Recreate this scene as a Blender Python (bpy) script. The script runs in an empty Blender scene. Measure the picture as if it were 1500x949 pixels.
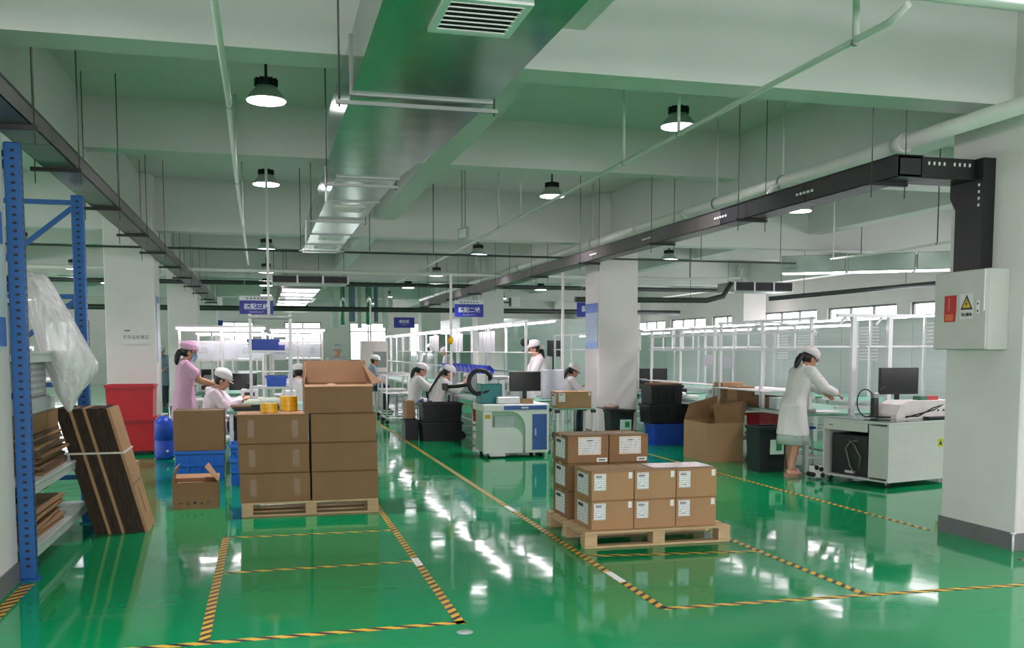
import bpy, bmesh, math, random
from mathutils import Vector, Matrix
R = random.Random(7)
S = bpy.context.scene
COL = S.collection
PI = math.pi

# ------------------------------------------------------------------ camera
FPX, CX, CY, VPX, VPY, EYE = 1400.0, 750.0, 620.0, 389.0, 512.0, 1.5
TH = math.atan((CY - VPY) / FPX)
PS = math.atan((CX - VPX) / FPX * math.cos(TH))
cam_d = bpy.data.cameras.new('camera')
cam = bpy.data.objects.new('camera', cam_d)
COL.objects.link(cam)
cam.location = (0, 0, EYE)
cam.rotation_euler = (PI / 2 - TH, 0, -PS)
cam_d.sensor_fit = 'HORIZONTAL'
cam_d.sensor_width = 36.0
cam_d.lens = FPX / 1500 * 36.0
cam_d.shift_y = (CY - 474.5) / 1500
cam_d.clip_end = 300
cam_d.clip_start = 0.05
S.camera = cam

# ------------------------------------------------------------------ world, exposure, daylight
W = bpy.data.worlds.new('world')
S.world = W
W.use_nodes = True
wn = W.node_tree.nodes
wn['Background'].inputs['Color'].default_value = (1.0, 0.94, 0.97, 1)
wn['Background'].inputs['Strength'].default_value = 5.0
S.view_settings.view_transform = 'Standard'
S.view_settings.look = 'None'
S.view_settings.gamma = 1.0
S.view_settings.use_curve_mapping = False
S.view_settings.exposure = -0.04


def area_light(name, loc, rot, sx, sy, power, color):
    d = bpy.data.lights.new(name, 'AREA')
    d.shape = 'RECTANGLE'
    d.size, d.size_y, d.energy, d.color = sx, sy, power, color
    o = bpy.data.objects.new(name, d)
    COL.objects.link(o)
    o.location, o.rotation_euler = loc, rot
    return o


DAY = (0.98, 0.885, 1.0)
# daylight entering by the windows of the wall behind the camera and of the side walls
area_light('daylight_rear_window', (1.5, -4.85, 2.0), (PI / 2, 0, 0), 16.0, 2.2, 350, DAY)
area_light('daylight_right_window', (14.35, 14.0, 1.95), (0, PI / 2, 0), 1.3, 36.0, 380, DAY)
area_light('daylight_left_window', (-14.35, 16.0, 2.2), (0, -PI / 2, 0), 1.6, 34.0, 560, DAY)
area_light('daylight_far_window', (1.0, 44.8, 2.0), (-PI / 2, 0, 0), 22.0, 1.6, 260, DAY)


# ------------------------------------------------------------------ pixel helpers (direction only; depth from ground or plane)
def ray(x, y):
    fw = Vector((math.sin(PS) * math.cos(TH), math.cos(PS) * math.cos(TH), -math.sin(TH)))
    r = Vector((math.cos(PS), -math.sin(PS), 0))
    up = r.cross(fw)
    return fw + r * ((x - CX) / FPX) - up * ((y - CY) / FPX)


def G(x, y, z=0.0):
    d = ray(x, y)
    return Vector((0, 0, EYE)) + d * ((z - EYE) / d.z)


def AY(x, y, Y):
    d = ray(x, y)
    return Vector((0, 0, EYE)) + d * (Y / d.y)


def AX(x, y, X):
    d = ray(x, y)
    return Vector((0, 0, EYE)) + d * (X / d.x)


# ------------------------------------------------------------------ materials
MATS = {}


def lin(c):
    return tuple((v / 255 / 12.92) if v / 255 <= 0.04045 else ((v / 255 + 0.055) / 1.055) ** 2.4 for v in c)


def mat(name, rgb, rough=0.5, metal=0.0, var=0.08, scale=6.0, bump=0.0, bscale=40.0, emit=0.0, stretch=None, trans=0.0, alpha=1.0, spec=0.5, coat=0.0):
    if name in MATS:
        return MATS[name]
    m = bpy.data.materials.new(name)
    m.use_nodes = True
    nt = m.node_tree
    b = nt.nodes['Principled BSDF']
    c = lin(rgb)
    b.inputs['Roughness'].default_value = rough
    b.inputs['Metallic'].default_value = metal
    b.inputs['Specular IOR Level'].default_value = spec
    b.inputs['Coat Weight'].default_value = coat
    tc = nt.nodes.new('ShaderNodeTexCoord')
    mp = nt.nodes.new('ShaderNodeMapping')
    nt.links.new(tc.outputs['Object'], mp.inputs['Vector'])
    if stretch:
        mp.inputs['Scale'].default_value = stretch
    nz = nt.nodes.new('ShaderNodeTexNoise')
    nz.inputs['Scale'].default_value = scale
    nz.inputs['Detail'].default_value = 4
    nt.links.new(mp.outputs['Vector'], nz.inputs['Vector'])
    rp = nt.nodes.new('ShaderNodeValToRGB')
    rp.color_ramp.elements[0].position = 0.3
    rp.color_ramp.elements[1].position = 0.7
    rp.color_ramp.elements[0].color = tuple(v * (1 - var) for v in c) + (1,)
    rp.color_ramp.elements[1].color = tuple(min(1, v * (1 + var)) for v in c) + (1,)
    nt.links.new(nz.outputs['Fac'], rp.inputs['Fac'])
    nt.links.new(rp.outputs['Color'], b.inputs['Base Color'])
    if bump:
        n2 = nt.nodes.new('ShaderNodeTexNoise')
        n2.inputs['Scale'].default_value = bscale
        n2.inputs['Detail'].default_value = 3
        nt.links.new(mp.outputs['Vector'], n2.inputs['Vector'])
        bp = nt.nodes.new('ShaderNodeBump')
        bp.inputs['Strength'].default_value = bump
        bp.inputs['Distance'].default_value = 0.02
        nt.links.new(n2.outputs['Fac'], bp.inputs['Height'])
        nt.links.new(bp.outputs['Normal'], b.inputs['Normal'])
    if emit:
        b.inputs['Emission Color'].default_value = c + (1,)
        b.inputs['Emission Strength'].default_value = emit
    if trans:
        b.inputs['Transmission Weight'].default_value = trans
    if alpha < 1:
        b.inputs['Alpha'].default_value = alpha
    MATS[name] = m
    return m


def stripe_mat(name, a, b2, period, width=0.5, slope=1.0, rough=0.35):
    """hazard tape: diagonal stripes in the strip's own coordinates (x along, y across)"""
    m = mat(name, a, rough, var=0.1, scale=12)
    nt = m.node_tree
    b = nt.nodes['Principled BSDF']
    tc = nt.nodes['Texture Coordinate']
    sp = nt.nodes.new('ShaderNodeSeparateXYZ')
    nt.links.new(tc.outputs['Object'], sp.inputs[0])
    mul = nt.nodes.new('ShaderNodeMath'); mul.operation = 'MULTIPLY_ADD'
    nt.links.new(sp.outputs['Y'], mul.inputs[0]); mul.inputs[1].default_value = slope
    nt.links.new(sp.outputs['X'], mul.inputs[2])
    dv = nt.nodes.new('ShaderNodeMath'); dv.operation = 'DIVIDE'
    nt.links.new(mul.outputs[0], dv.inputs[0]); dv.inputs[1].default_value = period
    fr = nt.nodes.new('ShaderNodeMath'); fr.operation = 'FRACT'
    nt.links.new(dv.outputs[0], fr.inputs[0])
    lt = nt.nodes.new('ShaderNodeMath'); lt.operation = 'LESS_THAN'
    nt.links.new(fr.outputs[0], lt.inputs[0]); lt.inputs[1].default_value = width
    mx = nt.nodes.new('ShaderNodeMix'); mx.data_type = 'RGBA'
    nt.links.new(lt.outputs[0], mx.inputs['Factor'])
    old = b.inputs['Base Color'].links[0].from_socket
    nt.links.new(old, mx.inputs['A'])
    mx.inputs['B'].default_value = lin(b2) + (1,)
    nt.links.new(mx.outputs['Result'], b.inputs['Base Color'])
    return m


def lines_mat(name, paper, ink, nx=1.0, freq=60.0, rough=0.6, thresh=0.45):
    """paper with rows of small print (flat print only)"""
    m = mat(name, paper, rough, var=0.03, scale=3)
    nt = m.node_tree
    b = nt.nodes['Principled BSDF']
    tc = nt.nodes['Texture Coordinate']
    sp = nt.nodes.new('ShaderNodeSeparateXYZ')
    nt.links.new(tc.outputs['Generated'], sp.inputs[0])
    nz = nt.nodes.new('ShaderNodeTexNoise'); nz.inputs['Scale'].default_value = 1.0
    cb = nt.nodes.new('ShaderNodeMapping'); cb.inputs['Scale'].default_value = (14 * nx, 14 * nx, 2)
    nt.links.new(tc.outputs['Generated'], cb.inputs['Vector'])
    nt.links.new(cb.outputs['Vector'], nz.inputs['Vector'])
    wv = nt.nodes.new('ShaderNodeMath'); wv.operation = 'MULTIPLY'; wv.inputs[1].default_value = freq
    nt.links.new(sp.outputs['Z'], wv.inputs[0])
    sn = nt.nodes.new('ShaderNodeMath'); sn.operation = 'SINE'
    nt.links.new(wv.outputs[0], sn.inputs[0])
    ad = nt.nodes.new('ShaderNodeMath'); ad.operation = 'MULTIPLY'
    nt.links.new(sn.outputs[0], ad.inputs[0]); nt.links.new(nz.outputs['Fac'], ad.inputs[1])
    gt = nt.nodes.new('ShaderNodeMath'); gt.operation = 'GREATER_THAN'; gt.inputs[1].default_value = thresh
    nt.links.new(ad.outputs[0], gt.inputs[0])
    mx = nt.nodes.new('ShaderNodeMix'); mx.data_type = 'RGBA'
    nt.links.new(gt.outputs[0], mx.inputs['Factor'])
    old = b.inputs['Base Color'].links[0].from_socket
    nt.links.new(old, mx.inputs['A'])
    mx.inputs['B'].default_value = lin(ink) + (1,)
    nt.links.new(mx.outputs['Result'], b.inputs['Base Color'])
    return m


def pane_mat(name, rgb, thru=0.9, rough=0.05):
    """thin window glass: mostly see-through with a gloss"""
    m = bpy.data.materials.new(name)
    m.use_nodes = True
    nt = m.node_tree
    nt.nodes.clear()
    out = nt.nodes.new('ShaderNodeOutputMaterial')
    tr = nt.nodes.new('ShaderNodeBsdfTransparent'); tr.inputs['Color'].default_value = lin(rgb) + (1,)
    gl = nt.nodes.new('ShaderNodeBsdfGlossy'); gl.inputs['Roughness'].default_value = rough
    mx = nt.nodes.new('ShaderNodeMixShader'); mx.inputs['Fac'].default_value = 1 - thru
    nt.links.new(tr.outputs[0], mx.inputs[1]); nt.links.new(gl.outputs[0], mx.inputs[2])
    nt.links.new(mx.outputs[0], out.inputs['Surface'])
    MATS[name] = m
    return m


# ------------------------------------------------------------------ mesh builder
class MB:
    def __init__(s):
        s.v, s.f, s.sm = [], [], []

    def add(s, vs, fs, smooth=False, M=None):
        o = len(s.v)
        for p in vs:
            p = Vector(p)
            s.v.append(tuple(M @ p) if M else tuple(p))
        for f in fs:
            s.f.append(tuple(o + i for i in f))
            s.sm.append(smooth)
        return s

    def box(s, x0, x1, y0, y1, z0, z1, M=None, c=0.0):
        if c <= 0:
            vs = [(x, y, z) for z in (z0, z1) for y in (y0, y1) for x in (x0, x1)]
            fs = [(0, 2, 3, 1), (4, 5, 7, 6), (0, 1, 5, 4), (2, 6, 7, 3), (0, 4, 6, 2), (1, 3, 7, 5)]
            return s.add(vs, fs, False, M)
        # chamfered box: each face inset, joined by edge strips and corner triangles
        c = min(c, abs(x1 - x0) / 2.2, abs(y1 - y0) / 2.2, abs(z1 - z0) / 2.2)
        lo, hi = (x0, y0, z0), (x1, y1, z1)
        vs, idx = [], {}
        for a in range(3):
            for sa in (0, 1):
                for sb in (0, 1):
                    for sc in (0, 1):
                        sg = [0, 0, 0]
                        b_, c_ = (a + 1) % 3, (a + 2) % 3
                        sg[a], sg[b_], sg[c_] = sa, sb, sc
                        p = [0, 0, 0]
                        p[a] = hi[a] if sa else lo[a]
                        p[b_] = hi[b_] - c if sb else lo[b_] + c
                        p[c_] = hi[c_] - c if sc else lo[c_] + c
                        idx[(a, tuple(sg))] = len(vs)
                        vs.append(tuple(p))
        fs = []
        for a in range(3):
            b_, c_ = (a + 1) % 3, (a + 2) % 3
            for sa in (0, 1):
                q = []
                for sb, sc in ((0, 0), (1, 0), (1, 1), (0, 1)):
                    sg = [0, 0, 0]
                    sg[a], sg[b_], sg[c_] = sa, sb, sc
                    q.append(idx[(a, tuple(sg))])
                fs.append(tuple(q) if sa else tuple(reversed(q)))
            for sb in (0, 1):
                for sc in (0, 1):
                    g0, g1 = [0, 0, 0], [0, 0, 0]
                    g0[b_], g0[c_] = sb, sc
                    g1[b_], g1[c_] = sb, sc
                    g1[a] = 1
                    q = [idx[(b_, tuple(g0))], idx[(b_, tuple(g1))], idx[(c_, tuple(g1))], idx[(c_, tuple(g0))]]
                    fs.append(tuple(q) if (sb ^ sc) else tuple(reversed(q)))
        for k in range(8):
            sg = (k & 1, (k >> 1) & 1, (k >> 2) & 1)
            q = [idx[(a, sg)] for a in range(3)]
            fs.append(tuple(q) if sum(sg) % 2 else tuple(reversed(q)))
        return s.add(vs, fs, False, M)

    def bar(s, a, b, w, h=None, c=0.0):
        """rectangular bar from a to b, w across, h high"""
        a, b = Vector(a), Vector(b)
        h = w if h is None else h
        d = b - a
        L = d.length
        z = d.normalized()
        ref = Vector((0, 0, 1)) if abs(z.z) < 0.95 else Vector((0, 1, 0))
        x = z.cross(ref).normalized()
        y = x.cross(z).normalized()
        M = Matrix((x, y, z)).transposed().to_4x4()
        M.translation = a
        return s.box(-w / 2, w / 2, -h / 2, h / 2, 0, L, M, c)

    def tube(s, pts, rad, n=8, ref=None, caps=True, smooth=True):
        """tube along pts; rad a number, or one value / (a, b) pair per point"""
        pts = [Vector(p) for p in pts]
        k = len(pts)
        rads = rad if isinstance(rad, (list, tuple)) else [rad] * k
        rings = []
        px = None
        for i, p in enumerate(pts):
            d = (pts[min(i + 1, k - 1)] - pts[max(i - 1, 0)]).normalized()
            if px is None:
                rf = Vector(ref) if ref else (Vector((0, 0, 1)) if abs(d.z) < 0.9 else Vector((1, 0, 0)))
                px = (rf - d * rf.dot(d)).normalized()
            else:
                px = (px - d * px.dot(d)).normalized()
            py = d.cross(px)
            ra, rb = rads[i] if isinstance(rads[i], (list, tuple)) else (rads[i], rads[i])
            rings.append([p + px * (ra * math.cos(2 * PI * j / n)) + py * (rb * math.sin(2 * PI * j / n)) for j in range(n)])
        vs = [q for r in rings for q in r]
        fs = []
        for i in range(k - 1):
            for j in range(n):
                j2 = (j + 1) % n
                fs.append((i * n + j, i * n + j2, (i + 1) * n + j2, (i + 1) * n + j))
        s.add(vs, fs, smooth)
        if caps:
            o = len(s.v) - len(vs)
            s.f.append(tuple(o + j for j in reversed(range(n)))); s.sm.append(False)
            s.f.append(tuple(o + (k - 1) * n + j for j in range(n))); s.sm.append(False)
        return s

    def lathe(s, prof, n=20, M=None, smooth=True):
        """profile (r, z) turned round z"""
        vs, fs = [], []
        for r, z in prof:
            for j in range(n):
                vs.append((r * math.cos(2 * PI * j / n), r * math.sin(2 * PI * j / n), z))
        for i in range(len(prof) - 1):
            for j in range(n):
                j2 = (j + 1) % n
                fs.append((i * n + j, i * n + j2, (i + 1) * n + j2, (i + 1) * n + j))
        fs.append(tuple(reversed(range(n))))
        fs.append(tuple((len(prof) - 1) * n + j for j in range(n)))
        return s.add(vs, fs, smooth, M)

    def ell(s, c, r, n=12, m=8, M=None):
        vs, fs = [], []
        for i in range(1, m):
            t = PI * i / m
            for j in range(n):
                u = 2 * PI * j / n
                vs.append((c[0] + r[0] * math.sin(t) * math.cos(u), c[1] + r[1] * math.sin(t) * math.sin(u), c[2] + r[2] * math.cos(t)))
        for i in range(m - 2):
            for j in range(n):
                j2 = (j + 1) % n
                fs.append((i * n + j, (i + 1) * n + j, (i + 1) * n + j2, i * n + j2))
        vs += [(c[0], c[1], c[2] + r[2]), (c[0], c[1], c[2] - r[2])]
        a, b = len(vs) - 2, len(vs) - 1
        for j in range(n):
            j2 = (j + 1) % n
            fs.append((a, j, j2))
            fs.append((b, (m - 2) * n + j2, (m - 2) * n + j))
        return s.add(vs, fs, True, M)

    def prism(s, poly, z0, z1, M=None, smooth=False):
        """outline (x, y) pushed from z0 to z1"""
        n = len(poly)
        vs = [(x, y, z0) for x, y in poly] + [(x, y, z1) for x, y in poly]
        fs = [tuple(reversed(range(n))), tuple(range(n, 2 * n))]
        fs += [(i, (i + 1) % n, n + (i + 1) % n, n + i) for i in range(n)]
        return s.add(vs, fs, smooth, M)

    def mesh(s, name, m):
        me = bpy.data.meshes.new(name)
        me.from_pydata(s.v, [], s.f)
        me.update()
        for p, q in zip(me.polygons, s.sm):
            p.use_smooth = q
        if m:
            me.materials.append(m)
        return me

    def build(s, name, m, parent=None, loc=None):
        o = bpy.data.objects.new(name, s.mesh(name, m))
        COL.objects.link(o)
        if parent:
            o.parent = parent
        if loc is not None:
            o.location = loc
        return o


def TM(loc=(0, 0, 0), rx=0, ry=0, rz=0):
    return Matrix.Translation(loc) @ Matrix.Rotation(rz, 4, 'Z') @ Matrix.Rotation(ry, 4, 'Y') @ Matrix.Rotation(rx, 4, 'X')


def tag(o, label=None, cat=None, group=None, kind=None):
    if label:
        o['label'] = label
    if cat:
        o['category'] = cat
    if group:
        o['group'] = group
    if kind:
        o['kind'] = kind
    return o


def thing(name, label, cat, loc=(0, 0, 0), rz=0.0, group=None):
    o = bpy.data.objects.new(name, None)
    COL.objects.link(o)
    o.empty_display_size = 0.1
    o.location = loc
    o.rotation_euler = (0, 0, rz)
    return tag(o, label, cat, group)


def dup(o, loc=None, rz=None, label=None, group=None, parent=None):
    c = o.copy()
    COL.objects.link(c)
    if parent:
        c.parent = parent
    if loc is not None:
        c.location = loc
    if rz is not None:
        c.rotation_euler = (0, 0, rz)
    tag(c, label, None, group)
    for ch in list(o.children):
        dup(ch, parent=c)
    return c


def label_part(o, label):
    o['label'] = label
    return o


def text_part(name, txt, size, m, parent, M, align='CENTER', extrude=0.0005, bold=0.0):
    """flat lettering as a mesh part; text lies in local xy, M places it"""
    cu = bpy.data.curves.new('lettering', 'FONT')
    cu.body = txt
    cu.size = size
    cu.align_x = align
    cu.align_y = 'CENTER'
    cu.extrude = extrude
    cu.offset = bold
    cu.resolution_u = 2
    t = bpy.data.objects.new('lettering', cu)
    COL.objects.link(t)
    dg = bpy.context.evaluated_depsgraph_get()
    me = bpy.data.meshes.new_from_object(t.evaluated_get(dg))
    bpy.data.objects.remove(t)
    me.transform(M)
    me.materials.clear()
    me.materials.append(m)
    o = bpy.data.objects.new(name, me)
    COL.objects.link(o)
    o.parent = parent
    return o
# ------------------------------------------------------------------ common materials
M_wall = mat('white_paint', (222, 218, 214), 0.6, var=0.03, scale=2.5, bump=0.05, bscale=60)
M_ceil = mat('ceiling_paint', (212, 211, 207), 0.55, var=0.03, scale=1.5)
M_skirt = mat('grey_skirting', (112, 113, 115), 0.5, var=0.1)
M_white = mat('white_metal', (232, 226, 226), 0.4, var=0.03)
M_grey = mat('grey_metal', (150, 152, 150), 0.4, 0.3, var=0.06)
M_alu = mat('aluminium', (222, 223, 224), 0.35, 0.15, var=0.04)
M_black = mat('black_plastic', (18, 19, 21), 0.45, var=0.15)
M_dark = mat('dark_grey_metal', (62, 62, 60), 0.45, 0.3, var=0.15, scale=10)
M_rod = mat('threaded_rod', (96, 98, 94), 0.4, 0.5, var=0.1)
M_galv = mat('galvanised_sheet', (168, 186, 176), 0.16, 1.0, var=0.12, scale=4, bump=0.05, bscale=3)
M_pvc = mat('white_pipe', (214, 216, 208), 0.3, var=0.03)
M_blue = mat('blue_plastic', (34, 78, 190), 0.4, var=0.08)
M_red = mat('red_plastic', (196, 18, 34), 0.4, var=0.08)
M_teal = mat('teal_plastic', (22, 128, 126), 0.4)
M_led = mat('led_tube', (255, 240, 250), 0.5, emit=13.0, var=0.0)
M_lamp = mat('lamp_lens', (255, 246, 252), 0.5, emit=14.0, var=0.0)
M_pane = pane_mat('window_glass', (245, 250, 250), 0.92)
M_green_tbl = mat('green_mat', (110, 165, 140), 0.35, var=0.06)
M_paper = mat('paper', (232, 232, 226), 0.7, var=0.02)
M_skin = mat('skin', (205, 150, 120), 0.5, var=0.04)
M_hair = mat('black_hair', (24, 19, 18), 0.45, var=0.3, scale=30)
M_coat = mat('white_cotton', (236, 228, 228), 0.8, var=0.04, scale=9, bump=0.9, bscale=9, stretch=(1, 1, .55))

# floor: glossy green epoxy
M_floor = mat('green_epoxy', (0, 138, 80), 0.11, var=0.07, scale=0.8, spec=0.32)
nt = M_floor.node_tree
nb = nt.nodes['Principled BSDF']
nz = nt.nodes.new('ShaderNodeTexNoise'); nz.inputs['Scale'].default_value = 1.7; nz.inputs['Detail'].default_value = 2
tcn = nt.nodes['Texture Coordinate']
nt.links.new(tcn.outputs['Object'], nz.inputs['Vector'])
bp = nt.nodes.new('ShaderNodeBump'); bp.inputs['Strength'].default_value = 0.065; bp.inputs['Distance'].default_value = 0.05
nt.links.new(nz.outputs['Fac'], bp.inputs['Height'])
nt.links.new(bp.outputs['Normal'], nb.inputs['Normal'])
nz2 = nt.nodes.new('ShaderNodeTexNoise'); nz2.inputs['Scale'].default_value = 1.1; nz2.inputs['Detail'].default_value = 5
nt.links.new(tcn.outputs['Object'], nz2.inputs['Vector'])
mr = nt.nodes.new('ShaderNodeMapRange'); mr.inputs['To Min'].default_value = 0.03; mr.inputs['To Max'].default_value = 0.11
nt.links.new(nz2.outputs['Fac'], mr.inputs['Value'])
nt.links.new(mr.outputs['Result'], nb.inputs['Roughness'])


def struct(name, mb, m, parent=None, label=None):
    o = mb.build(name, m, parent)
    if not parent:
        o['kind'] = 'structure'
    if label:
        o['label'] = label
    return o


XL, XR, YN, YF, ZC = -14.5, 14.5, -5.0, 45.0, 4.1
struct('floor', MB().box(XL - .2, XR + .2, YN - .2, YF + .2, -0.2, 0), M_floor, label='glossy green epoxy factory floor')
struct('ceiling', MB().box(XL - .2, XR + .2, YN - .2, YF + .2, ZC, ZC + 0.2), M_ceil, label='white painted concrete ceiling slab')


def wall_with_windows(name, axis, pos, lo, hi, wins, th, label):
    """wall along X (axis 'x', at y=pos) or Y; wins = (a0, a1, z0, z1)"""
    mb = MB()

    def bx(a0, a1, z0, z1):
        if a1 - a0 < 0.01 or z1 - z0 < 0.01:
            return
        if axis == 'x':
            mb.box(a0, a1, min(pos, pos + th), max(pos, pos + th), z0, z1)
        else:
            mb.box(min(pos, pos + th), max(pos, pos + th), a0, a1, z0, z1)
    a = lo
    for a0, a1, z0, z1 in wins:
        bx(a, a0, 0, ZC)
        bx(a0, a1, 0, z0)
        bx(a0, a1, z1, ZC)
        a = a1
    bx(a, hi, 0, ZC)
    struct(name, mb, M_wall, label=label)


WINN = [0]
M_frame = mat('grey_window_frame', (120, 122, 118), 0.4, 0.3)


def window(axis, pos, a0, a1, z0, z1, cols, rows, label):
    WINN[0] += 1
    root = thing('window_%d' % WINN[0], label, None)
    del_cat = root
    root['kind'] = 'structure'
    mb = MB()
    t, w = 0.05, 0.05

    def P(a, z, d):
        return (a, pos + d, z) if axis == 'x' else (pos + d, a, z)

    def bar(aa, ab, za, zb):
        p, q = P(aa, za, -t / 2), P(ab, zb, t / 2)
        mb.box(min(p[0], q[0]), max(p[0], q[0]), min(p[1], q[1]), max(p[1], q[1]), za, zb)
    bar(a0, a1, z0, z0 + w); bar(a0, a1, z1 - w, z1); bar(a0, a0 + w, z0, z1); bar(a1 - w, a1, z0, z1)
    ca = [a0 + (a1 - a0) * i / cols for i in range(cols + 1)]
    ra = [z0] + [z0 + (z1 - z0) * r for r in rows] + [z1]
    for c in ca[1:-1]:
        bar(c - w / 2, c + w / 2, z0, z1)
    for r in ra[1:-1]:
        bar(a0, a1, r - w / 2, r + w / 2)
    mb.build('window_frame', M_frame, root)
    for i in range(cols):
        for j in range(len(ra) - 1):
            m2 = MB()
            p, q = P(ca[i] + .02, 0, -0.004), P(ca[i + 1] - .02, 0, 0.004)
            m2.box(min(p[0], q[0]), max(p[0], q[0]), min(p[1], q[1]), max(p[1], q[1]), ra[j] + .02, ra[j + 1] - .02)
            m2.build('pane', M_pane, root)


fw = [(-9.2, -7.4), (-6.4, -4.6), (-2.2, -0.5), (0.85, 2.5), (3.8, 5.5), (6.8, 8.5), (9.6, 11.3)]
wall_with_windows('wall_back', 'x', YF, XL, XR, [(a, b, 1.0, 2.75) for a, b in fw], 0.2, 'far white wall with daylight windows')
for a, b in fw:
    window('x', YF + 0.08, a, b, 1.0, 2.75, 2, (0.76,), 'far wall window with grey mullions')
rw = [(YN + 1.0 + 3.4 * i, YN + 3.9 + 3.4 * i) for i in range(14)]
wall_with_windows('wall_right', 'y', XR, YN, YF, [(a, b, 1.2, 2.6) for a, b in rw], 0.2, 'white side wall with a long band of windows')
for a, b in rw[4:]:
    window('y', XR + 0.08, a, b, 1.2, 2.6, 3, (), 'side wall window behind the pale green partition')
lw = [(YN + 1.0 + 3.6 * i, YN + 3.6 + 3.6 * i) for i in range(13)]
wall_with_windows('wall_left', 'y', XL - 0.2, YN, YF, [(a, b, 1.2, 2.9) for a, b in lw], 0.2, 'white side wall with windows beyond the rack')
bw = [(-10 + 3.0 * i, -7.6 + 3.0 * i) for i in range(7)]
wall_with_windows('wall_rear', 'x', YN - 0.2, XL, XR, [(a, b, 0.9, 3.1) for a, b in bw], 0.2, 'white wall with windows behind the viewer')

# columns
COLX = [(-9.95, -9.25), (-2.28, -1.58), (5.40, 6.10), (13.05, 13.75)]
ROWY = [(5.9, 6.72), (15.2, 15.88), (24.6, 25.3), (34.0, 34.7)]
for ri, (y0, y1) in enumerate(ROWY):
    for ci, (x0, x1) in enumerate(COLX):
        c = struct('column', MB().box(x0, x1, y0, y1, 0, ZC, c=0.01), M_wall, label='square white painted concrete column')
        mb = MB()
        e = 0.012
        mb.box(x0 - e, x1 + e, y0 - e, y0, 0, 0.13); mb.box(x0 - e, x1 + e, y1, y1 + e, 0, 0.13)
        mb.box(x0 - e, x0, y0, y1, 0, 0.13); mb.box(x1, x1 + e, y0, y1, 0, 0.13)
        struct('skirting', mb, M_skirt, c, 'grey painted skirting')
# beams
for y0 in (-3.3, 6.08, 15.55, 24.95, 34.3, 43.7):
    struct('ceiling_beam', MB().box(XL, XR, y0, y0 + 0.31, 3.3, ZC), M_ceil, label='deep white beam spanning between columns')
for y0 in (1.4, 10.75, 20.2, 29.6, 39.0):
    struct('ceiling_beam', MB().box(XL, XR, y0, y0 + 0.25, 3.57, ZC), M_ceil, label='shallower white cross beam between column rows')
for x0 in (-9.75, -2.08, 5.60, 13.25):
    struct('ceiling_beam', MB().box(x0, x0 + 0.31, YN, YF, 3.301, ZC), M_ceil, label='white beam running along a column row')
for x0 in (-5.9, 1.75, 9.5):
    struct('ceiling_beam', MB().box(x0, x0 + 0.30, YN, YF, 3.571, ZC), M_ceil, label='shallower white beam running between column rows')

# pale green partition with vertical seams on the far side of the packing benches
M_part = mat('pale_green_sheet', (204, 216, 211), 0.28, var=0.04, scale=2.0, bump=0.12, bscale=9, stretch=(1, 0.2, 6))
pt = thing('wall_partition', 'pale green sheet partition behind the packing benches', None)
pt['kind'] = 'structure'
PXW = 10.8
for i in range(22):
    y0 = 8.0 + i * 1.05
    MB().box(PXW, PXW + 0.04, y0 + .004, y0 + 1.046, 0.05, 2.05, c=0.006).build('panel', M_part, pt)
MB().box(PXW - .005, PXW + .045, 8.0, 8.0 + 22 * 1.05, 0, 0.05).box(PXW - .01, PXW + .05, 8.0, 8.0 + 22 * 1.05, 2.05, 2.09).build('rail', M_alu, pt)
M_slat = mat('white_slat', (246, 248, 246), 0.3, var=0.0)  # white slats added to form pale grid patches on the partition face
for (ya, yb, za, zb) in ((18.3, 18.75, 1.3, 1.95), (17.2, 17.95, 1.2, 1.95), (15.2, 15.8, 1.3, 1.95), (13.0, 13.9, 1.62, 1.98), (12.3, 12.9, 1.3, 1.6), (11.7, 12.6, 1.62, 1.98)):
    n = int((zb - za) / 0.055)
    for k in range(n):
        z = za + (zb - za) * k / n
        MB().box(PXW - .02, PXW, ya, yb, z, z + 0.032).build('grid_slat', M_slat, pt)
# dark green partition wall far down the middle line and pale green office wall on the far side
M_dgreen = mat('grey_green_board', (120, 150, 135), 0.5, var=0.05)
struct('wall_far_office', MB().box(6.6, 13.0, 33.0, 33.1, 0, 2.6).box(6.6, 6.7, 33.1, 44.9, 0, 2.6), M_part, label='pale green office partition at the far end')

# ------------------------------------------------------------------ hazard tape on the floor
M_tape = stripe_mat('hazard_tape', (214, 168, 44), (38, 32, 34), 0.10, 0.45, 1.0)
M_tapeX = stripe_mat('hazard_tape_long', (214, 176, 60), (34, 34, 36), 0.145, 0.42, 1.6)
TAPES = thing('floor_tape_marking', 'black and yellow hazard tape boxes stuck on the green floor', 'floor tape')


def tape(a, b, w=0.055, m=None, lab=None):
    a, b = Vector(a), Vector(b)
    L = (b - a).length
    o = MB().box(0, L, -w / 2, w / 2, 0, 0.0015).build('tape_strip', m or M_tape, TAPES, (a.x, a.y, 0.0005))
    o.rotation_euler = (0, 0, math.atan2(b.y - a.y, b.x - a.x))
    return o


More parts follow.
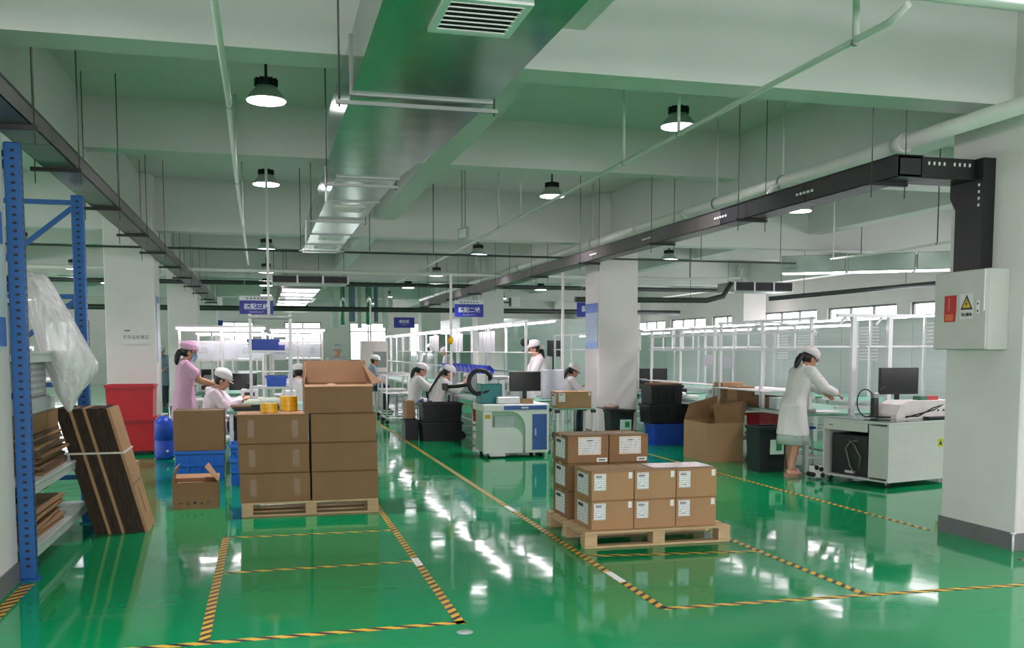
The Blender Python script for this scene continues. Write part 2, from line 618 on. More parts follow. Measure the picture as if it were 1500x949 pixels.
tape((2.21, 5.06), (2.21, 34)); tape((1.01, 5.05), (1.01, 30)); tape((-0.335, 5.06), (-0.335, 7.9))
tape((-1.50, 5.0), (1.04, 5.08), m=M_tapeX); tape((-0.30, 6.62), (1.0, 6.66), m=M_tapeX, w=0.045); tape((-0.30, 7.87), (1.0, 7.87), m=M_tapeX, w=0.045)
tape((2.21, 5.06), (5.6, 5.0), m=M_tapeX); tape((3.54, 5.06), (3.54, 7.6)); tape((2.24, 6.52), (3.52, 6.36), m=M_tapeX)
tape((5.33, 6.75), (5.28, 26)); tape((5.2, 5.62), (7.5, 5.6)); tape((-1.50, 4.98), (-1.50, 6.62), w=0.075)
for p, q in (((1.01, 6.52), (1.01, 6.75)), ((2.21, 5.72), (2.21, 6.0)), ((2.21, 8.5), (2.21, 8.8))):
    o = MB().box(-.026, .026, 0, (Vector(q) - Vector(p)).length, 0, 0.003).build('paper_label', M_paper, TAPES, (p[0], p[1], 0.001))
# ------------------------------------------------------------------ galvanised air duct
DZ0, DZ1 = 2.95, 3.27
duct = thing('air_duct', 'wide galvanised air duct narrowing under the ceiling, with grilles and hanger rods', 'air duct', (0, 0, DZ0))
left = [(0.50, 0.2), (0.50, 1.4), (0.50, 2.8), (0.50, 4.2), (0.50, 5.6), (0.49, 7.5), (0.61, 8.25), (0.60, 9.6), (0.59, 11.0), (0.58, 12.4), (0.57, 13.6), (0.56, 14.8)]
right = [(1.33, 0.2), (1.33, 1.4), (1.33, 2.8), (1.33, 4.2), (1.31, 5.6), (1.20, 7.5), (1.12, 8.25), (1.10, 9.6), (1.09, 11.0), (1.08, 12.4), (1.08, 13.6), (1.07, 14.8)]
curve = [(1.30, 5.6), (1.295, 6.0), (1.26, 6.8), (1.20, 7.4), (1.14, 7.9), (1.12, 8.25)]
for i in range(len(left) - 1):
    a, b, c, d = left[i], left[i + 1], right[i + 1], right[i]
    if i in (5,):
        continue
    if i == 4:
        poly = [left[4], left[5], left[6]] + [p for p in reversed(curve)]
    else:
        poly = [a, b, c, d]
    MB().prism(poly, 0, DZ1 - DZ0).build('duct_section', M_galv, duct)
    if i >= 1 and i != 3:
        w0, w1 = a[0] - 0.012, d[0] + 0.012
        MB().box(w0, w1, a[1] - .012, a[1] + .012, -0.012, DZ1 - DZ0 + .005).build('flange', M_grey, duct)
for (x0, x1, y) in ((0.42, 1.38, 5.72), (0.42, 1.4, 2.4), (0.52, 1.16, 8.55), (0.5, 1.14, 11.0), (0.5, 1.14, 14.3)):
    MB().box(x0, x1, y - .013, y + .013, -0.034, -0.012).build('hanger_bar', M_grey, duct)
    for x in (x0 + .02, x1 - .02):
        MB().tube([(x, y, -0.05), (x, y, ZC - DZ0)], 0.006, 6).build('hanger_rod', M_rod, duct)


def grille(root, x0, x1, y0, y1, z):
    g = MB().box(x0, x1, y0, y0 + .035, z - .012, z).box(x0, x1, y1 - .035, y1, z - .012, z).box(x0, x0 + .035, y0 + .035, y1 - .035, z - .012, z).box(x1 - .035, x1, y0 + .035, y1 - .035, z - .012, z).build('grille_frame', M_white, root)
    MB().box(x0 + .03, x1 - .03, y0 + .03, y1 - .03, z - .002, z - .0005).build('grille_back', M_dark, g)
    n = 7
    for k in range(n):
        y = y0 + .05 + (y1 - y0 - .1) * k / (n - 1)
        MB().box(x0 + .03, x1 - .03, y - .013, y + .013, -.003, .003, TM((0, 0, z - .007)) @ TM((0, y, 0), rx=0.35) @ TM((0, -y, 0))).build('grille_slat', M_white, g)


grille(duct, 0.74, 1.12, 3.98, 4.42, 0)
for y in (9.9, 12.6, 13.7):
    grille(duct, 0.70, 1.0, y, y + 0.4, 0)

d2 = thing('air_duct', 'far galvanised air duct with bright shiny underside beyond the fan coil', 'air duct', (0, 0, 2.95))
for i in range(6):
    y = 23.4 + i * 1.9
    MB().box(0.42 - .01 * i, 1.32, y, y + 1.88, 0, .32, c=.01).build('duct_section', M_galv, d2)
    MB().box(0.40 - .01 * i, 1.34, y - .012, y + .012, -.012, .33).build('flange', M_grey, d2)
    for x in (.45, 1.29):
        MB().tube([(x, y + .5, .32), (x, y + .5, ZC - 2.95)], .006, 6).build('hanger_rod', M_dark, d2)


def fan_coil(label, x0, x1, y, z0, z1):
    r = thing('fan_coil_unit', label, 'fan coil unit', ((x0 + x1) / 2, y, z0))
    w = (x1 - x0) / 2
    MB().box(-w, w, 0.02, 0.9, 0, z1 - z0, c=.01).build('casing', M_grey, r)
    for k in range(3):
        a = -w + 2 * w * k / 3
        MB().box(a + .02, a + 2 * w / 3 - .02, -.0, .03, .02, z1 - z0 - .02).build('inlet_panel', M_black, r)
    for k in range(4):
        a = -w + 2 * w * k / 3
        MB().box(a - .018, a + .018, -.015, .03, 0, z1 - z0).build('divider', M_alu, r)
    for x in (-w + .05, w - .05):
        MB().tube([(x, .45, z1 - z0), (x, .45, ZC - z0)], .006, 6).build('hanger_rod', M_dark, r)


fan_coil('dark louvred fan coil unit hung over the far end of the wide duct', 0.15, 1.72, 20.6, 2.88, 3.05)
fan_coil('dark louvred fan coil unit hung over the packing benches', 10.6, 12.1, 20.4, 2.86, 3.08)
fan_coil('small dark fan coil unit hung far down above assembly line', 0.6, 1.5, 34.9, 2.85, 3.1)

# ------------------------------------------------------------------ cable trays
M_tray = mat('dark_tray_steel', (84, 80, 78), 0.38, 0.35, var=0.12, scale=3)
M_blk = mat('black_tray_steel', (34, 34, 35), 0.4, 0.2, var=0.1)


def tray_run(root, x0, x1, z0, z1, ys, m):
    for a, b in zip(ys[:-1], ys[1:]):
        MB().box(x0, x1, a + .004, b - .004, 0, .006).box(x0, x0 + .006, a + .004, b - .004, 0, z1 - z0).box(x1 - .006, x1, a + .004, b - .004, 0, z1 - z0).box(x0 - .008, x1 + .008, a + .004, b - .004, z1 - z0, z1 - z0 + .008).build('tray_section', m, root)


def tray_hanger(root, x0, x1, z0, y, bar=M_black):
    MB().box(x0 - .09, x1 + .03, y - .018, y + .018, -.03, -.002).build('hanger_bar', bar, root)
    for x in (x0 - .06, x1 + .015):
        MB().tube([(x, y, -.12), (x, y, ZC - z0)], .0048, 6).build('hanger_rod', M_rod, root)


tl = thing('cable_tray', 'dark steel cable tray hung above the blue rack and red bins', 'cable tray', (0, 0, 2.85))
ysl = [1.0, 3.0, 5.0, 7.0, 9.0, 11.0, 13.0, 15.0, 17.0, 19.0, 21.0, 23.0, 25.0, 27.0, 29.0]
tray_run(tl, -1.57, -1.34, 2.85, 2.96, ysl, M_tray)
for y in (2.8, 4.6, 6.42, 7.86, 9.9, 12.1, 14.2, 16.6, 19.0, 21.5, 24, 27, 28.8):
    tray_hanger(tl, -1.57, -1.34, 2.85, y)
tr = thing('cable_tray', 'dark steel cable tray running to the electrical cabinet on the column', 'cable tray', (0, 0, 2.79))
ysr = [6.32, 7.6, 9.2, 11.2, 13.2, 15.2, 17.2, 19.2, 21.2, 23.2, 25.2, 27.2, 29.2]
tray_run(tr, 4.60, 4.82, 2.79, 2.95, ysr[:3], M_blk)
tray_run(tr, 4.60, 4.82, 2.79, 2.95, ysr[2:], M_tray)
for y in (6.55, 8.7, 10.9, 13.6, 16.3, 19, 21.7, 24.4, 27, 29.0):
    tray_hanger(tr, 4.60, 4.82, 2.79, y)
for y in (7.6, 9.2, 11.2, 13.2):
    for k in range(5):
        MB().box(4.592, 4.6, y - .14 + k * .06, y - .11 + k * .06, .07, .09).build('slot', M_alu, tr)
# branch to the column and riser down to the cabinet
MB().box(4.82, 5.395, 6.33, 6.60, 0, .16, c=.004).build('branch_section', M_blk, tr)
MB().prism([(6.24, 0.16), (6.60, 0.16), (6.60, -0.10), (6.535, -0.20), (6.535, -0.68), (6.24, -0.68)], 0, 0.11, Matrix(((0, 0, 1, 5.29), (1, 0, 0, 0), (0, 1, 0, 0), (0, 0, 0, 1)))).build('riser', M_blk, tr)
for k in range(4):
    MB().box(5.284, 5.29, 6.27, 6.285, -.05 - k * .05, -.03 - k * .05).build('slot', M_alu, tr)
for k in range(9):
    if k != 4:
        MB().box(4.87 + k * .045, 4.885 + k * .045, 6.324, 6.33, .10, .125).build('slot', M_alu, tr)
MB().box(4.62, 4.80, 6.318, 6.322, .02, .14).build('open_end', M_black, tr)

# ------------------------------------------------------------------ electrical cabinet on the column
M_cab = mat('cabinet_grey', (196, 196, 190), 0.4, var=0.03)
cab = thing('electrical_cabinet', 'grey wall-mounted electrical cabinet with high voltage warning sticker', 'electrical cabinet', (5.40, 6.335, 1.5))
MB().box(-.185, 0, -.285, .285, 0, .605, c=.004).build('body', M_cab, cab)
MB().box(-.205, -.186, -.285, .285, .003, .602, c=.005).build('door', M_cab, cab)
MB().box(-.213, -.205, -.275, -.262, .29, .60).build('edge_strip', M_white, cab)
XF = -.2062
FX = lambda y, z: TM((XF, y, z), rx=PI / 2, rz=-PI / 2)
st = MB().box(XF - .001, XF, -.155, -.01, .235, .425).build('warning_sticker', mat('sticker_white', (222, 222, 220), .5), cab)
M_yel = mat('warning_yellow', (226, 190, 30), 0.5)
tri = lambda s, d: MB().prism([(-s, -s * .62), (s, -s * .62), (0, s * 1.12)], 0, d, FX(-.083, .345))
tri(.066, .002).build('triangle_border', M_black, st)
tri(.043, .003).build('triangle', M_yel, st)
MB().prism([(.006, .032), (-.016, -.002), (-.002, 0), (-.010, -.026), (.014, .008), (.001, .006), (.012, .032)], 0, .0036, FX(-.083, .345)).build('flash_symbol', M_black, st)
text_part('lettering', '当心触电', .03, M_black, st, FX(-.083, .266) @ Matrix.Translation((0, 0, .002)), bold=.0006)
rd = MB().prism([(.04, .215), (.165, .215), (.165, .42), (.03, .42), (.03, .30)], 0, .001, Matrix(((0, 0, -1, XF), (1, 0, 0, 0), (0, 1, 0, 0), (0, 0, 0, 1)))).build('red_tag', mat('red_paper', (190, 28, 36), .5), cab)
MB().box(XF - .002, XF - .001, .105, .12, .30, .40).build('print', mat('orange_print', (214, 110, 46), .5), rd)
MB().box(XF - .002, XF - .001, .06, .15, .225, .275).build('print', mat('orange_print', (214, 110, 46), .5), rd)
lk = MB().box(XF - .006, XF, -.225, -.19, .27, .37, c=.004).build('lock_plate', M_alu, cab)
MB().lathe([(.009, 0), (.009, .006), (.004, .008)], 10, FX(-.207, .345)).build('key_hole', M_dark, lk)
MB().lathe([(.009, 0), (.009, .006), (.004, .008)], 10, FX(-.207, .29)).build('key_hole', M_dark, lk)

# ------------------------------------------------------------------ pipes


def pipe(name, label, pts, r, m, hangers=(), joints=(), group=None):
    t = thing(name, label, 'pipe', pts[0], 0, group)
    b = Vector(pts[0])
    MB().tube([Vector(p) - b for p in pts], r, 12).build('pipe_run', m, t)
    for p in joints:
        p = Vector(p)
        d = Vector((0, 1, 0)) if len(p) == 3 else Vector((1, 0, 0))
        MB().tube([p - b - d * .05, p - b + d * .05], r * 1.25, 12).build('coupling', m, t)
    for p, rr in hangers:
        p = Vector(p)
        MB().tube([p - b + Vector((0, 0, r)), Vector((p.x, p.y, ZC)) - b], rr, 6).build('hanger_rod', M_pvc if rr > .008 else M_dark, t)
        MB().tube([p - b + Vector((0, -.012, 0)), p - b + Vector((0, .012, 0))], r * 1.18, 12).build('clamp', M_grey, t)
    return t


pipe('water_pipe', 'thick white water pipe with clamps along the column row', [(5.05, 2.0, 3.17), (5.05, 32, 3.17)], .062, M_pvc, [((5.05, y, 3.17), .011) for y in (4.4, 8.75, 10.2, 14.5, 19, 24, 29)], [(5.05, 6.9, 3.17), (5.05, 11, 3.17), (5.05, 12.6, 3.17)])
pipe('branch_pipe', 'short curved white pipe dropping from the thick water pipe', [(5.0, 8.72, 3.14), (4.93, 8.72, 3.12), (4.87, 8.72, 3.05), (4.85, 8.72, 2.90)], .016, M_pvc)
pipe('sprinkler_pipe', 'thin white sprinkler pipe sloping away beside the wide duct row', [(3.2, 4.35, 3.25), (3.2, 4.5, 3.21), (3.2, 9.0, 3.2), (3.2, 24, 3.17)], .019, M_pvc, [((3.2, 4.8, 3.2), .022), ((3.2, 7.15, 3.2), .014), ((3.2, 8.35, 3.2), .013), ((3.2, 12.0, 3.2), .012), ((3.2, 13.2, 3.2), .012)])
pipe('cross_pipe', 'white pipe crossing under the first beam above the electrical cabinet', [(-14.4, 4.35, 3.33), (14.4, 4.35, 3.33)], .055, M_pvc)
pipe('sprinkler_pipe', 'thin white sprinkler pipe running beside the row of lamps', [(-.21, 2.0, 3.22), (-.215, 7, 3.22), (-.25, 10, 3.22), (-.30, 20, 3.2)], .02, M_pvc, [((-.217, 7.2, 3.22), .012), ((-.252, 10.4, 3.22), .012), ((-.27, 14, 3.212), .012)])
M_dpipe = mat('dark_pipe', (52, 60, 56), 0.5, 0.2)
pipe('cross_pipe', 'thin dark pipe crossing the hall under the beam by the poster column', [(-9, 15.1, 3.0), (9.0, 15.1, 3.0)], .016, M_dpipe, [((x, 15.1, 3.0), .006) for x in (-3.5, 1.6, 2.6, 7.2, 8.7)])
pipe('cross_pipe', 'dark insulated pipe crossing the hall beyond the fan coil units', [(-9, 22.9, 3.03), (12, 22.9, 3.03)], .05, M_dpipe, [((x, 22.9, 3.03), .006) for x in (-3, .5, 3.8, 6.5)])
pipe('cross_pipe', 'white pipe crossing the hall just before the far dark pipe', [(-9, 20.5, 3.12), (9, 20.5, 3.12)], .04, M_pvc)
pipe('cross_pipe', 'dark insulated pipe crossing far down the hall', [(-12, 31.0, 2.78), (14, 31.0, 2.78)], .08, M_dpipe)
pipe('drain_pipe', 'dark insulated pipe bending beside the fan coil over the packing benches', [(6.5, 19.8, 2.58), (9.6, 19.8, 2.60), (10.0, 19.8, 2.70), (10.2, 19.8, 3.0)], .06, M_dpipe, [((7.2, 19.8, 2.58), .006), ((9.2, 19.8, 2.6), .006)])
pipe('drain_pipe', 'dark pipe running from the bench fan coil to the windows', [(10.8, 19.2, 2.62), (14.4, 17.8, 2.96)], .05, M_dpipe, [((11.5, 18.93, 2.69), .006), ((13.5, 18.15, 2.87), .006)])
pipe('drop_pipe', 'white pipe with an elbow hung behind the electrical cabinet', [(8.35, 13.0, 2.87), (8.35, 11.4, 2.84), (8.3, 9.0, 2.86)], .016, M_pvc, [((8.35, 12.95, 2.87), .012), ((8.33, 10.6, 2.85), .008)])
pipe('drop_pipe', 'white pipe with an elbow hung over the packing benches', [(6.3, 17.0, 2.80), (8.4, 16.0, 2.80), (8.45, 16.0, 2.98)], .02, M_pvc, [((7.6, 16.4, 2.8), .008)])

# side duct on the right with bright bottom
d3 = thing('air_duct', 'shiny galvanised air duct crossing above the side windows', 'air duct', (0, 0, 2.86))
for i in range(5):
    M3 = TM((9.2 + i * .95, 15.9 - i * .62, .02 + i * .0), rz=-0.575)
    MB().box(0, 1.1, -.3, .3, 0, .3, M3, c=.01).build('duct_section', M_galv, d3)
for i in (1, 3):
    MB().tube([(9.4 + i * .95, 15.8 - i * .62, .3), (9.4 + i * .95, 15.8 - i * .62, ZC - 2.86)], .007, 6).build('hanger_rod', M_dark, d3)

# ------------------------------------------------------------------ high bay lamps
M_lampbody = mat('lamp_reflector', (176, 182, 176), 0.35, 0.4, var=0.03)


def make_lamp(x, y, z, label):
    t = thing('high_bay_lamp', label, 'ceiling lamp', (x, y, z), 0, 'round high bay lamps under the ceiling')
    MB().lathe([(.178, 0), (.180, .006), (.165, .03), (.105, .10), (.085, .12), (.085, .124)], 28).build('reflector', M_lampbody, t)
    MB().lathe([(.168, -.010), (.173, -.004), (.173, .001)], 28).build('lens', M_lamp, t)
    b = MB().lathe([(.05, .12), (.09, .125), (.09, .165), (.055, .185), (.055, .20)], 16)
    for k in range(12):
        a = 2 * PI * k / 12
        b.box(.055, .105, -.006, .006, .125, .19, TM(rz=a))
    b.build('heat_sink', M_black, t)
    MB().tube([(0, 0, .19), (0, 0, min(.34, ZC - z) if z > 3.6 else .34)], .013, 8).build('stem', M_black, t)
    if z < 3.7:
        MB().tube([(0, 0, .33), (0, 0, ZC - z)], .004, 6).build('cord', M_dark, t)
    d = bpy.data.lights.new('lamp_light', 'AREA')
    d.shape = 'DISK'
    d.size = .34
    d.energy = LAMP_W
    d.spread = 2.0
    d.color = (0.98, 0.885, 1.0)
    o = bpy.data.objects.new('lamp_light', d)
    COL.objects.link(o)
    o.parent = t
    o.location = (0, 0, -.02)
    return t


LAMP_W = 48
rows = {9.1: 3.74, 13.5: 3.72, 18.5: 3.35, 23.2: 3.3, 28.0: 3.3, 33.0: 3.3, 38.0: 3.3}
NEARW = {9.1: 'just past the first beam', 13.5: 'before the third beam', 18.5: 'past the poster column', 23.2: 'beyond the fan coil units', 28.0: 'far down the hall', 33.0: 'far down the hall', 38.0: 'far down the hall'}
SIDE = {-8.1: 'far beyond the rack', -4.1: 'behind the rack', .05: 'over the aisle', 4.07: 'beside the cable tray', 8.1: 'over the packing benches'}
for y, z in rows.items():
    for x in (-8.1, -4.1, .05, 4.07, 8.1):
        make_lamp(x, y, z - (.07 if (x > 8 and y == 13.5) else 0), 'lit round high bay lamp %s, %s' % (SIDE[x], NEARW[y]))
for y in (-1.0, 4.0):
    for x in (-4.1, .05, 4.07, 8.1):
        make_lamp(x, y, 3.74, 'lit round high bay lamp nearer than the first beam')

# ------------------------------------------------------------------ hanging signs
M_sign = mat('sign_blue', (44, 56, 170), 0.35, var=0.05)
M_signw = mat('sign_white', (240, 240, 246), 0.4, var=0.02)
M_print = mat('white_print', (240, 240, 250), 0.5, var=0.0)
M_gprint = mat('grey_print', (150, 140, 150), 0.6)


def sign(label, cx, y, zc, w, h, txt, sub, head=None, headw=True, hang=True):
    t = thing('hanging_sign', label, 'sign', (cx, y, zc))
    MB().box(-w / 2, w / 2, -.012, .012, -h / 2, h / 2, c=.003).build('board', M_sign, t)
    if headw:
        q = MB().box(-w / 2, w / 2, -.0135, .0135, h / 2 - h * .24, h / 2).build('header_strip', M_signw, t)
        if head:
            for k in range(6):
                MB().box(-w * .30 + k * w * .11, -w * .30 + k * w * .11 + w * .065, -.0145, -.0135, h / 2 - h * .17, h / 2 - h * .08).build('print', M_gprint, t)
    zz = -h * .10 if headw else h * .08
    text_part('lettering', txt, h * .34, M_print, t, TM((0, -.014, zz), rx=PI / 2), bold=.004)
    if sub:
        text_part('lettering', sub, h * .12, M_print, t, TM((0, -.014, zz - h * .27), rx=PI / 2))
    if hang:
        for x in (-w * .34, w * .34):
            MB().tube([(x, 0, h / 2), (x, 0, ZC - zc)], .004, 6).build('hanging_wire', M_alu, t)
    return t


def sign_px(label, x0, x1, y0, y1, Y, txt, sub, **k):
    a, b = AY(x0, y1, Y), AY(x1, y0, Y)
    return sign(label, (a.x + b.x) / 2, Y, (a.z + b.z) / 2, b.x - a.x, b.z - a.z, txt, sub, **k)


sign_px('blue and white hanging sign for assembly line three', 351, 400, 434, 460, 22.0, '装配三线', 'Assembly line 3', head='智能制造车间')
sign_px('dark blue hanging sign for assembly line two', 666, 708, 440, 464, 24.0, '装配二线', 'Assembly line 2', head='智能制造车间')
sign_px('blue and white hanging sign half hidden behind the poster column', 845, 893, 437, 464, 22.0, '装配一线', 'Assembly line 1', head='智能制造车间')
sign_px('small dark blue hanging sign far down the aisle', 577, 607, 465, 480, 32.0, '老化区', 'Aging area', headw=False)
sign_px('small blue hanging sign in front of the far window', 439, 467, 504, 516, 35.3, '技术培训区', None, headw=False)
# ------------------------------------------------------------------ cartons
M_card = mat('cardboard', (168, 130, 92), 0.75, var=0.07, scale=3.0, bump=0.06, bscale=30)
M_card2 = mat('cardboard_dark', (136, 102, 68), 0.75, var=0.08, scale=3.0, bump=0.06, bscale=30)
M_cedge = mat('corrugated_edge', (112, 86, 62), 0.85, var=0.25, scale=60, stretch=(1, 1, 4))
M_tape_c = mat('packing_tape', (186, 150, 108), 0.2, var=0.05)
M_tape_p = mat('clear_tape_patch', (130, 98, 67), 0.35, var=0.06)
M_lab = lines_mat('shipping_label', (226, 230, 228), (120, 128, 130), 1.0, 48)
M_lab2 = lines_mat('packing_list', (214, 214, 212), (150, 152, 156), 0.6, 40)
M_ce3 = mat('dark_corrugated_side', (96, 74, 56), 0.9, var=0.35, scale=50)
M_labb = mat('label_border', (222, 208, 176), 0.6)
M_ink = mat('black_ink', (40, 42, 44), 0.6)


def carton(label, x0, x1, y0, y1, z0, z1, m=None, rz=0.0, group=None, front=None, left=None, top_tape=True, front_tape=False):
    cx, cy = (x0 + x1) / 2, (y0 + y1) / 2
    w, d, h = (x1 - x0) / 2, (y1 - y0) / 2, z1 - z0
    t = thing('carton', label, 'carton', (cx, cy, z0), rz, group)
    MB().box(-w, w, -d, d, 0, h - .006, c=.004).build('body', m or M_card, t)
    for s in (0, 1):
        MB().box(-w, w, -d if s == 0 else .0015, -.0015 if s == 0 else d, h - .006, h, c=.0025).build('flap', m or M_card, t)
    if top_tape:
        tp = MB().box(-w - .001, w + .001, -.028, .028, h, h + .0008).box(-w - .0012, -w, -.028, .028, h - .06, h + .0008).box(w, w + .0012, -.028, .028, h - .06, h + .0008)
        tp.build('packing_tape', M_tape_c, t)
    if front_tape:
        for x in (-w * .62, w * .62):
            MB().box(x - .028, x + .028, -d - .001, -d, h * .22, h * .8).build('tape_patch', M_tape_p, t)
    if front == 'ship':
        lx = -w + .02
        l = MB().box(lx, lx + .095, -d - .0015, -d, h - .145, h - .018).build('shipping_label', M_lab, t)
        MB().box(lx + .012, lx + .06, -d - .002, -d - .0015, h - .05, h - .032).build('print', M_gprint, l)
        MB().box(lx + .03, lx + .06, -d - .002, -d - .0015, h - .125, h - .118).build('print', M_gprint, l)
        MB().box(w - .045, w - .015, -d - .0015, -d, h - .06, h - .012).build('small_tag', M_paper, t)
    elif front == 'list':
        l = MB().box(-w * .5, w * .62, -d - .0012, -d, h * .30, h - .012).build('label_border', M_labb, t)
        MB().box(-w * .5 + .008, w * .62 - .008, -d - .002, -d - .0012, h * .30 + .008, h - .02).build('packing_list', M_lab2, l)
        MB().box(-w * .06, w * .2, -d - .0026, -d - .002, h - .045, h - .038).build('print', M_ink, l)
        s = MB().box(w * .42, w - .012, -d - .0015, -d, .008, .04).build('small_tag', M_paper, t)
        MB().box(w * .5, w - .03, -d - .002, -d - .0015, .019, .028).build('print', M_ink, s)
    if left:
        l = MB().box(-w - .0015, -w, -d * .62, d * .62, h * .14, h - .03).build('side_label', M_lab, t)
        MB().box(-w - .002, -w - .0015, -d * .1, d * .5, h - .07, h - .045).build('print', M_ink, l)
    return t


def flap(t, a, b, c, d, th=.005, m=None, name='flap'):
    """thin board with corners a b c d (local)"""
    a, b, c, d = map(Vector, (a, b, c, d))
    n = (b - a).cross(d - a).normalized() * th
    MB().add([a, b, c, d, a + n, b + n, c + n, d + n], [(3, 2, 1, 0), (4, 5, 6, 7), (0, 1, 5, 4), (1, 2, 6, 5), (2, 3, 7, 6), (3, 0, 4, 7)]).build(name, m or M_card, t)


def open_carton(name, label, x0, x1, y0, y1, z0, z1, m=None, rz=0.0, fill=None):
    cx, cy = (x0 + x1) / 2, (y0 + y1) / 2
    w, d, h, k = (x1 - x0) / 2, (y1 - y0) / 2, z1 - z0, .006
    t = thing(name, label, 'carton', (cx, cy, z0), rz)
    MB().box(-w, w, -d, d, 0, k).box(-w, w, -d, -d + k, k, h).box(-w, w, d - k, d, k, h).box(-w, -w + k, -d + k, d - k, k, h).box(w - k, w, -d + k, d - k, k, h).build('body', m or M_card, t)
    return t, w, d, h


# ------------------------------------------------------------------ pallets
M_wood = mat('pallet_wood', (196, 166, 126), 0.7, var=0.14, scale=5, stretch=(1, 6, 6), bump=0.1, bscale=30)


def pallet(label, x0, x1, y0, y1, h=0.13):
    t = thing('wooden_pallet', label, 'pallet', ((x0 + x1) / 2, (y0 + y1) / 2, 0))
    w, d = (x1 - x0) / 2, (y1 - y0) / 2
    n = max(4, int((y1 - y0) / .14))
    for k in range(n):
        y = -d + .05 + (2 * d - .1) * k / (n - 1)
        MB().box(-w, w, y - .05, y + .05, h - .02, h, c=.003).build('deck_board', M_wood, t)
    for x in (-w + .05, 0, w - .05):
        MB().box(x - .05, x + .05, -d, d, h - .038, h - .02, c=.002).build('stringer_board', M_wood, t)
        for y in (-d + .06, 0, d - .06):
            MB().box(x - .05, x + .05, y - .055, y + .055, .018, h - .038, c=.003).build('block', M_wood, t)
    for y in (-d + .05, 0, d - .05):
        MB().box(-w, w, y - .045, y + .045, 0, .018, c=.002).build('base_board', M_wood, t)
    return t


pallet('wooden pallet under the tall stack of plain cartons', -.235, .985, 8.80, 9.36)
PLAINL = {0: 'bottom', 1: 'middle', 2: 'top'}
zs = [.13, .395, .66, .925]
for k in range(3):
    carton('plain brown carton on the tall pallet, %s of the stack with yellow tape rolls' % PLAINL[k], -.245 - .008 * k, .372 - .006 * k, 8.81, 9.33, zs[k], zs[k + 1] - .003, front_tape=True, rz=.004 * (k - 1), m=M_card2)
for k in range(3):
    carton('plain brown carton on the tall pallet, %s closed one under the open carton' % PLAINL[k], .385, .985 - .006 * k, 8.80, 9.33, zs[k], zs[k + 1] - .003, rz=-.003 * (k - 1), m=M_card2)
ot, w, d, h = open_carton('open_carton', 'open carton full of bags on top of the tall pallet stack', .335, .945, 8.83, 9.33, .925, 1.185, m=M_card2)
flap(ot, (-w, d, h), (w, d, h), (w - .01, d + .06, h + .21), (-w + .01, d + .06, h + .21), m=M_card2)
flap(ot, (-w, -d, h), (w, -d, h), (w, -d - .02, h - .02), (-w, -d - .02, h - .02), m=M_card)
flap(ot, (w, -d, h), (w, d, h), (w - .05, d, h + .19), (w + .09, -d + .04, h + .02), m=M_card2)
flap(ot, (-w, d, h), (-w, -d, h), (-w + .02, -d + .15, h + .12), (-w + .03, d, h + .2), m=M_card2)
M_bag = mat('clear_bag', (176, 150, 136), 0.2, var=0.3, scale=14, bump=1.0, bscale=18)
for i in range(6):
    for j in range(3):
        bx, by = -w + .08 + i * (2 * w - .16) / 5, -d + .1 + j * (2 * d - .2) / 2
        o = MB().ell((0, 0, 0), (.075 + R.uniform(-.02, .02), .1, .032), 10, 6).build('plastic_bag', M_bag, None, ot.location + Vector((bx, by, h - .055 + R.uniform(0, .02))))
        tag(o, 'clear plastic bag of parts inside the open carton', 'plastic bag', 'bags filling the open carton')
# hidden filling below the bags keeps them up
MB().box(-w + .01, w - .01, -d + .01, d - .01, .006, h - .08).build('inner_tray', M_card, ot)

# yellow tape rolls standing on the plain stack
M_ytape = mat('yellow_tape', (232, 180, 20), 0.25, var=0.08)


def tape_roll(label, x, y, z, r, h, turns):
    t = thing('tape_roll', label, 'tape roll', (x, y, z))
    for k in range(turns):
        hh = h / turns
        MB().lathe([(r * .62, k * hh + .001), (r, k * hh + .001), (r, (k + 1) * hh - .001), (r * .62, (k + 1) * hh - .001)], 26, smooth=False).build('roll', M_ytape, t)
    MB().lathe([(r * .56, 0), (r * .61, 0), (r * .61, h), (r * .56, h)], 20).build('core', M_card, t)


p = G(394, 604, .925); tape_roll('short roll of yellow tape on the plain carton stack', p.x, p.y, .925, .078, .085, 2)
p = G(423, 601, .925); tape_roll('taller pile of yellow tape rolls on the plain carton stack', p.x, p.y, .925, .082, .135, 3)

# right-hand pallet with labelled cartons
pallet('wooden pallet under the white labelled cartons', 2.30, 3.50, 6.74, 7.76)
fx = [2.365, 2.713, 3.06, 3.405]
WH = ['beside the low corner of the stack', 'in the middle of the front row', 'at the outer end of the front row']
for k in range(2):
    for i in range(3):
        carton('brown carton with shipping label, %s layer, %s' % (('bottom', 'upper')[k], WH[i]), fx[i], fx[i + 1] - .006, 6.79 - .004 * k, 7.20, .13 + .226 * k, .354 + .226 * k, front='ship', left=(i == 0), rz=.004 * (1 - i))
rx = [2.345, 2.70, 3.045]
for k in range(3):
    for i in range(2):
        if k < 2 and i == 1:
            continue
        lab = ('brown carton with packing list on the high row, %s' % ('next to the gap', 'at its outer end')[i]) if k == 2 else 'brown carton in the rear row, %s layer, with a side label' % ('bottom', 'second')[k]
        carton(lab, rx[i], rx[i + 1] - .008, 7.31, 7.72, .13 + .226 * k, .354 + .226 * k, front='list' if k == 2 else None, left=(i == 0), m=M_card2)
for k in range(2):
    carton('brown carton in the rear row, %s layer, behind the front cartons' % ('bottom', 'second')[k], 2.70, 3.037, 7.31, 7.72, .13 + .226 * k, .354 + .226 * k, m=M_card2)
pl = MB().box(0, .5, 0, .30, 0, .002).build('plastic_sheet', mat('pinkish_wrap', (214, 190, 184), 0.15, var=0.1), None, (2.9, 6.86, .583))
tag(pl, 'crumpled shiny wrap lying on the labelled cartons', 'plastic sheet')

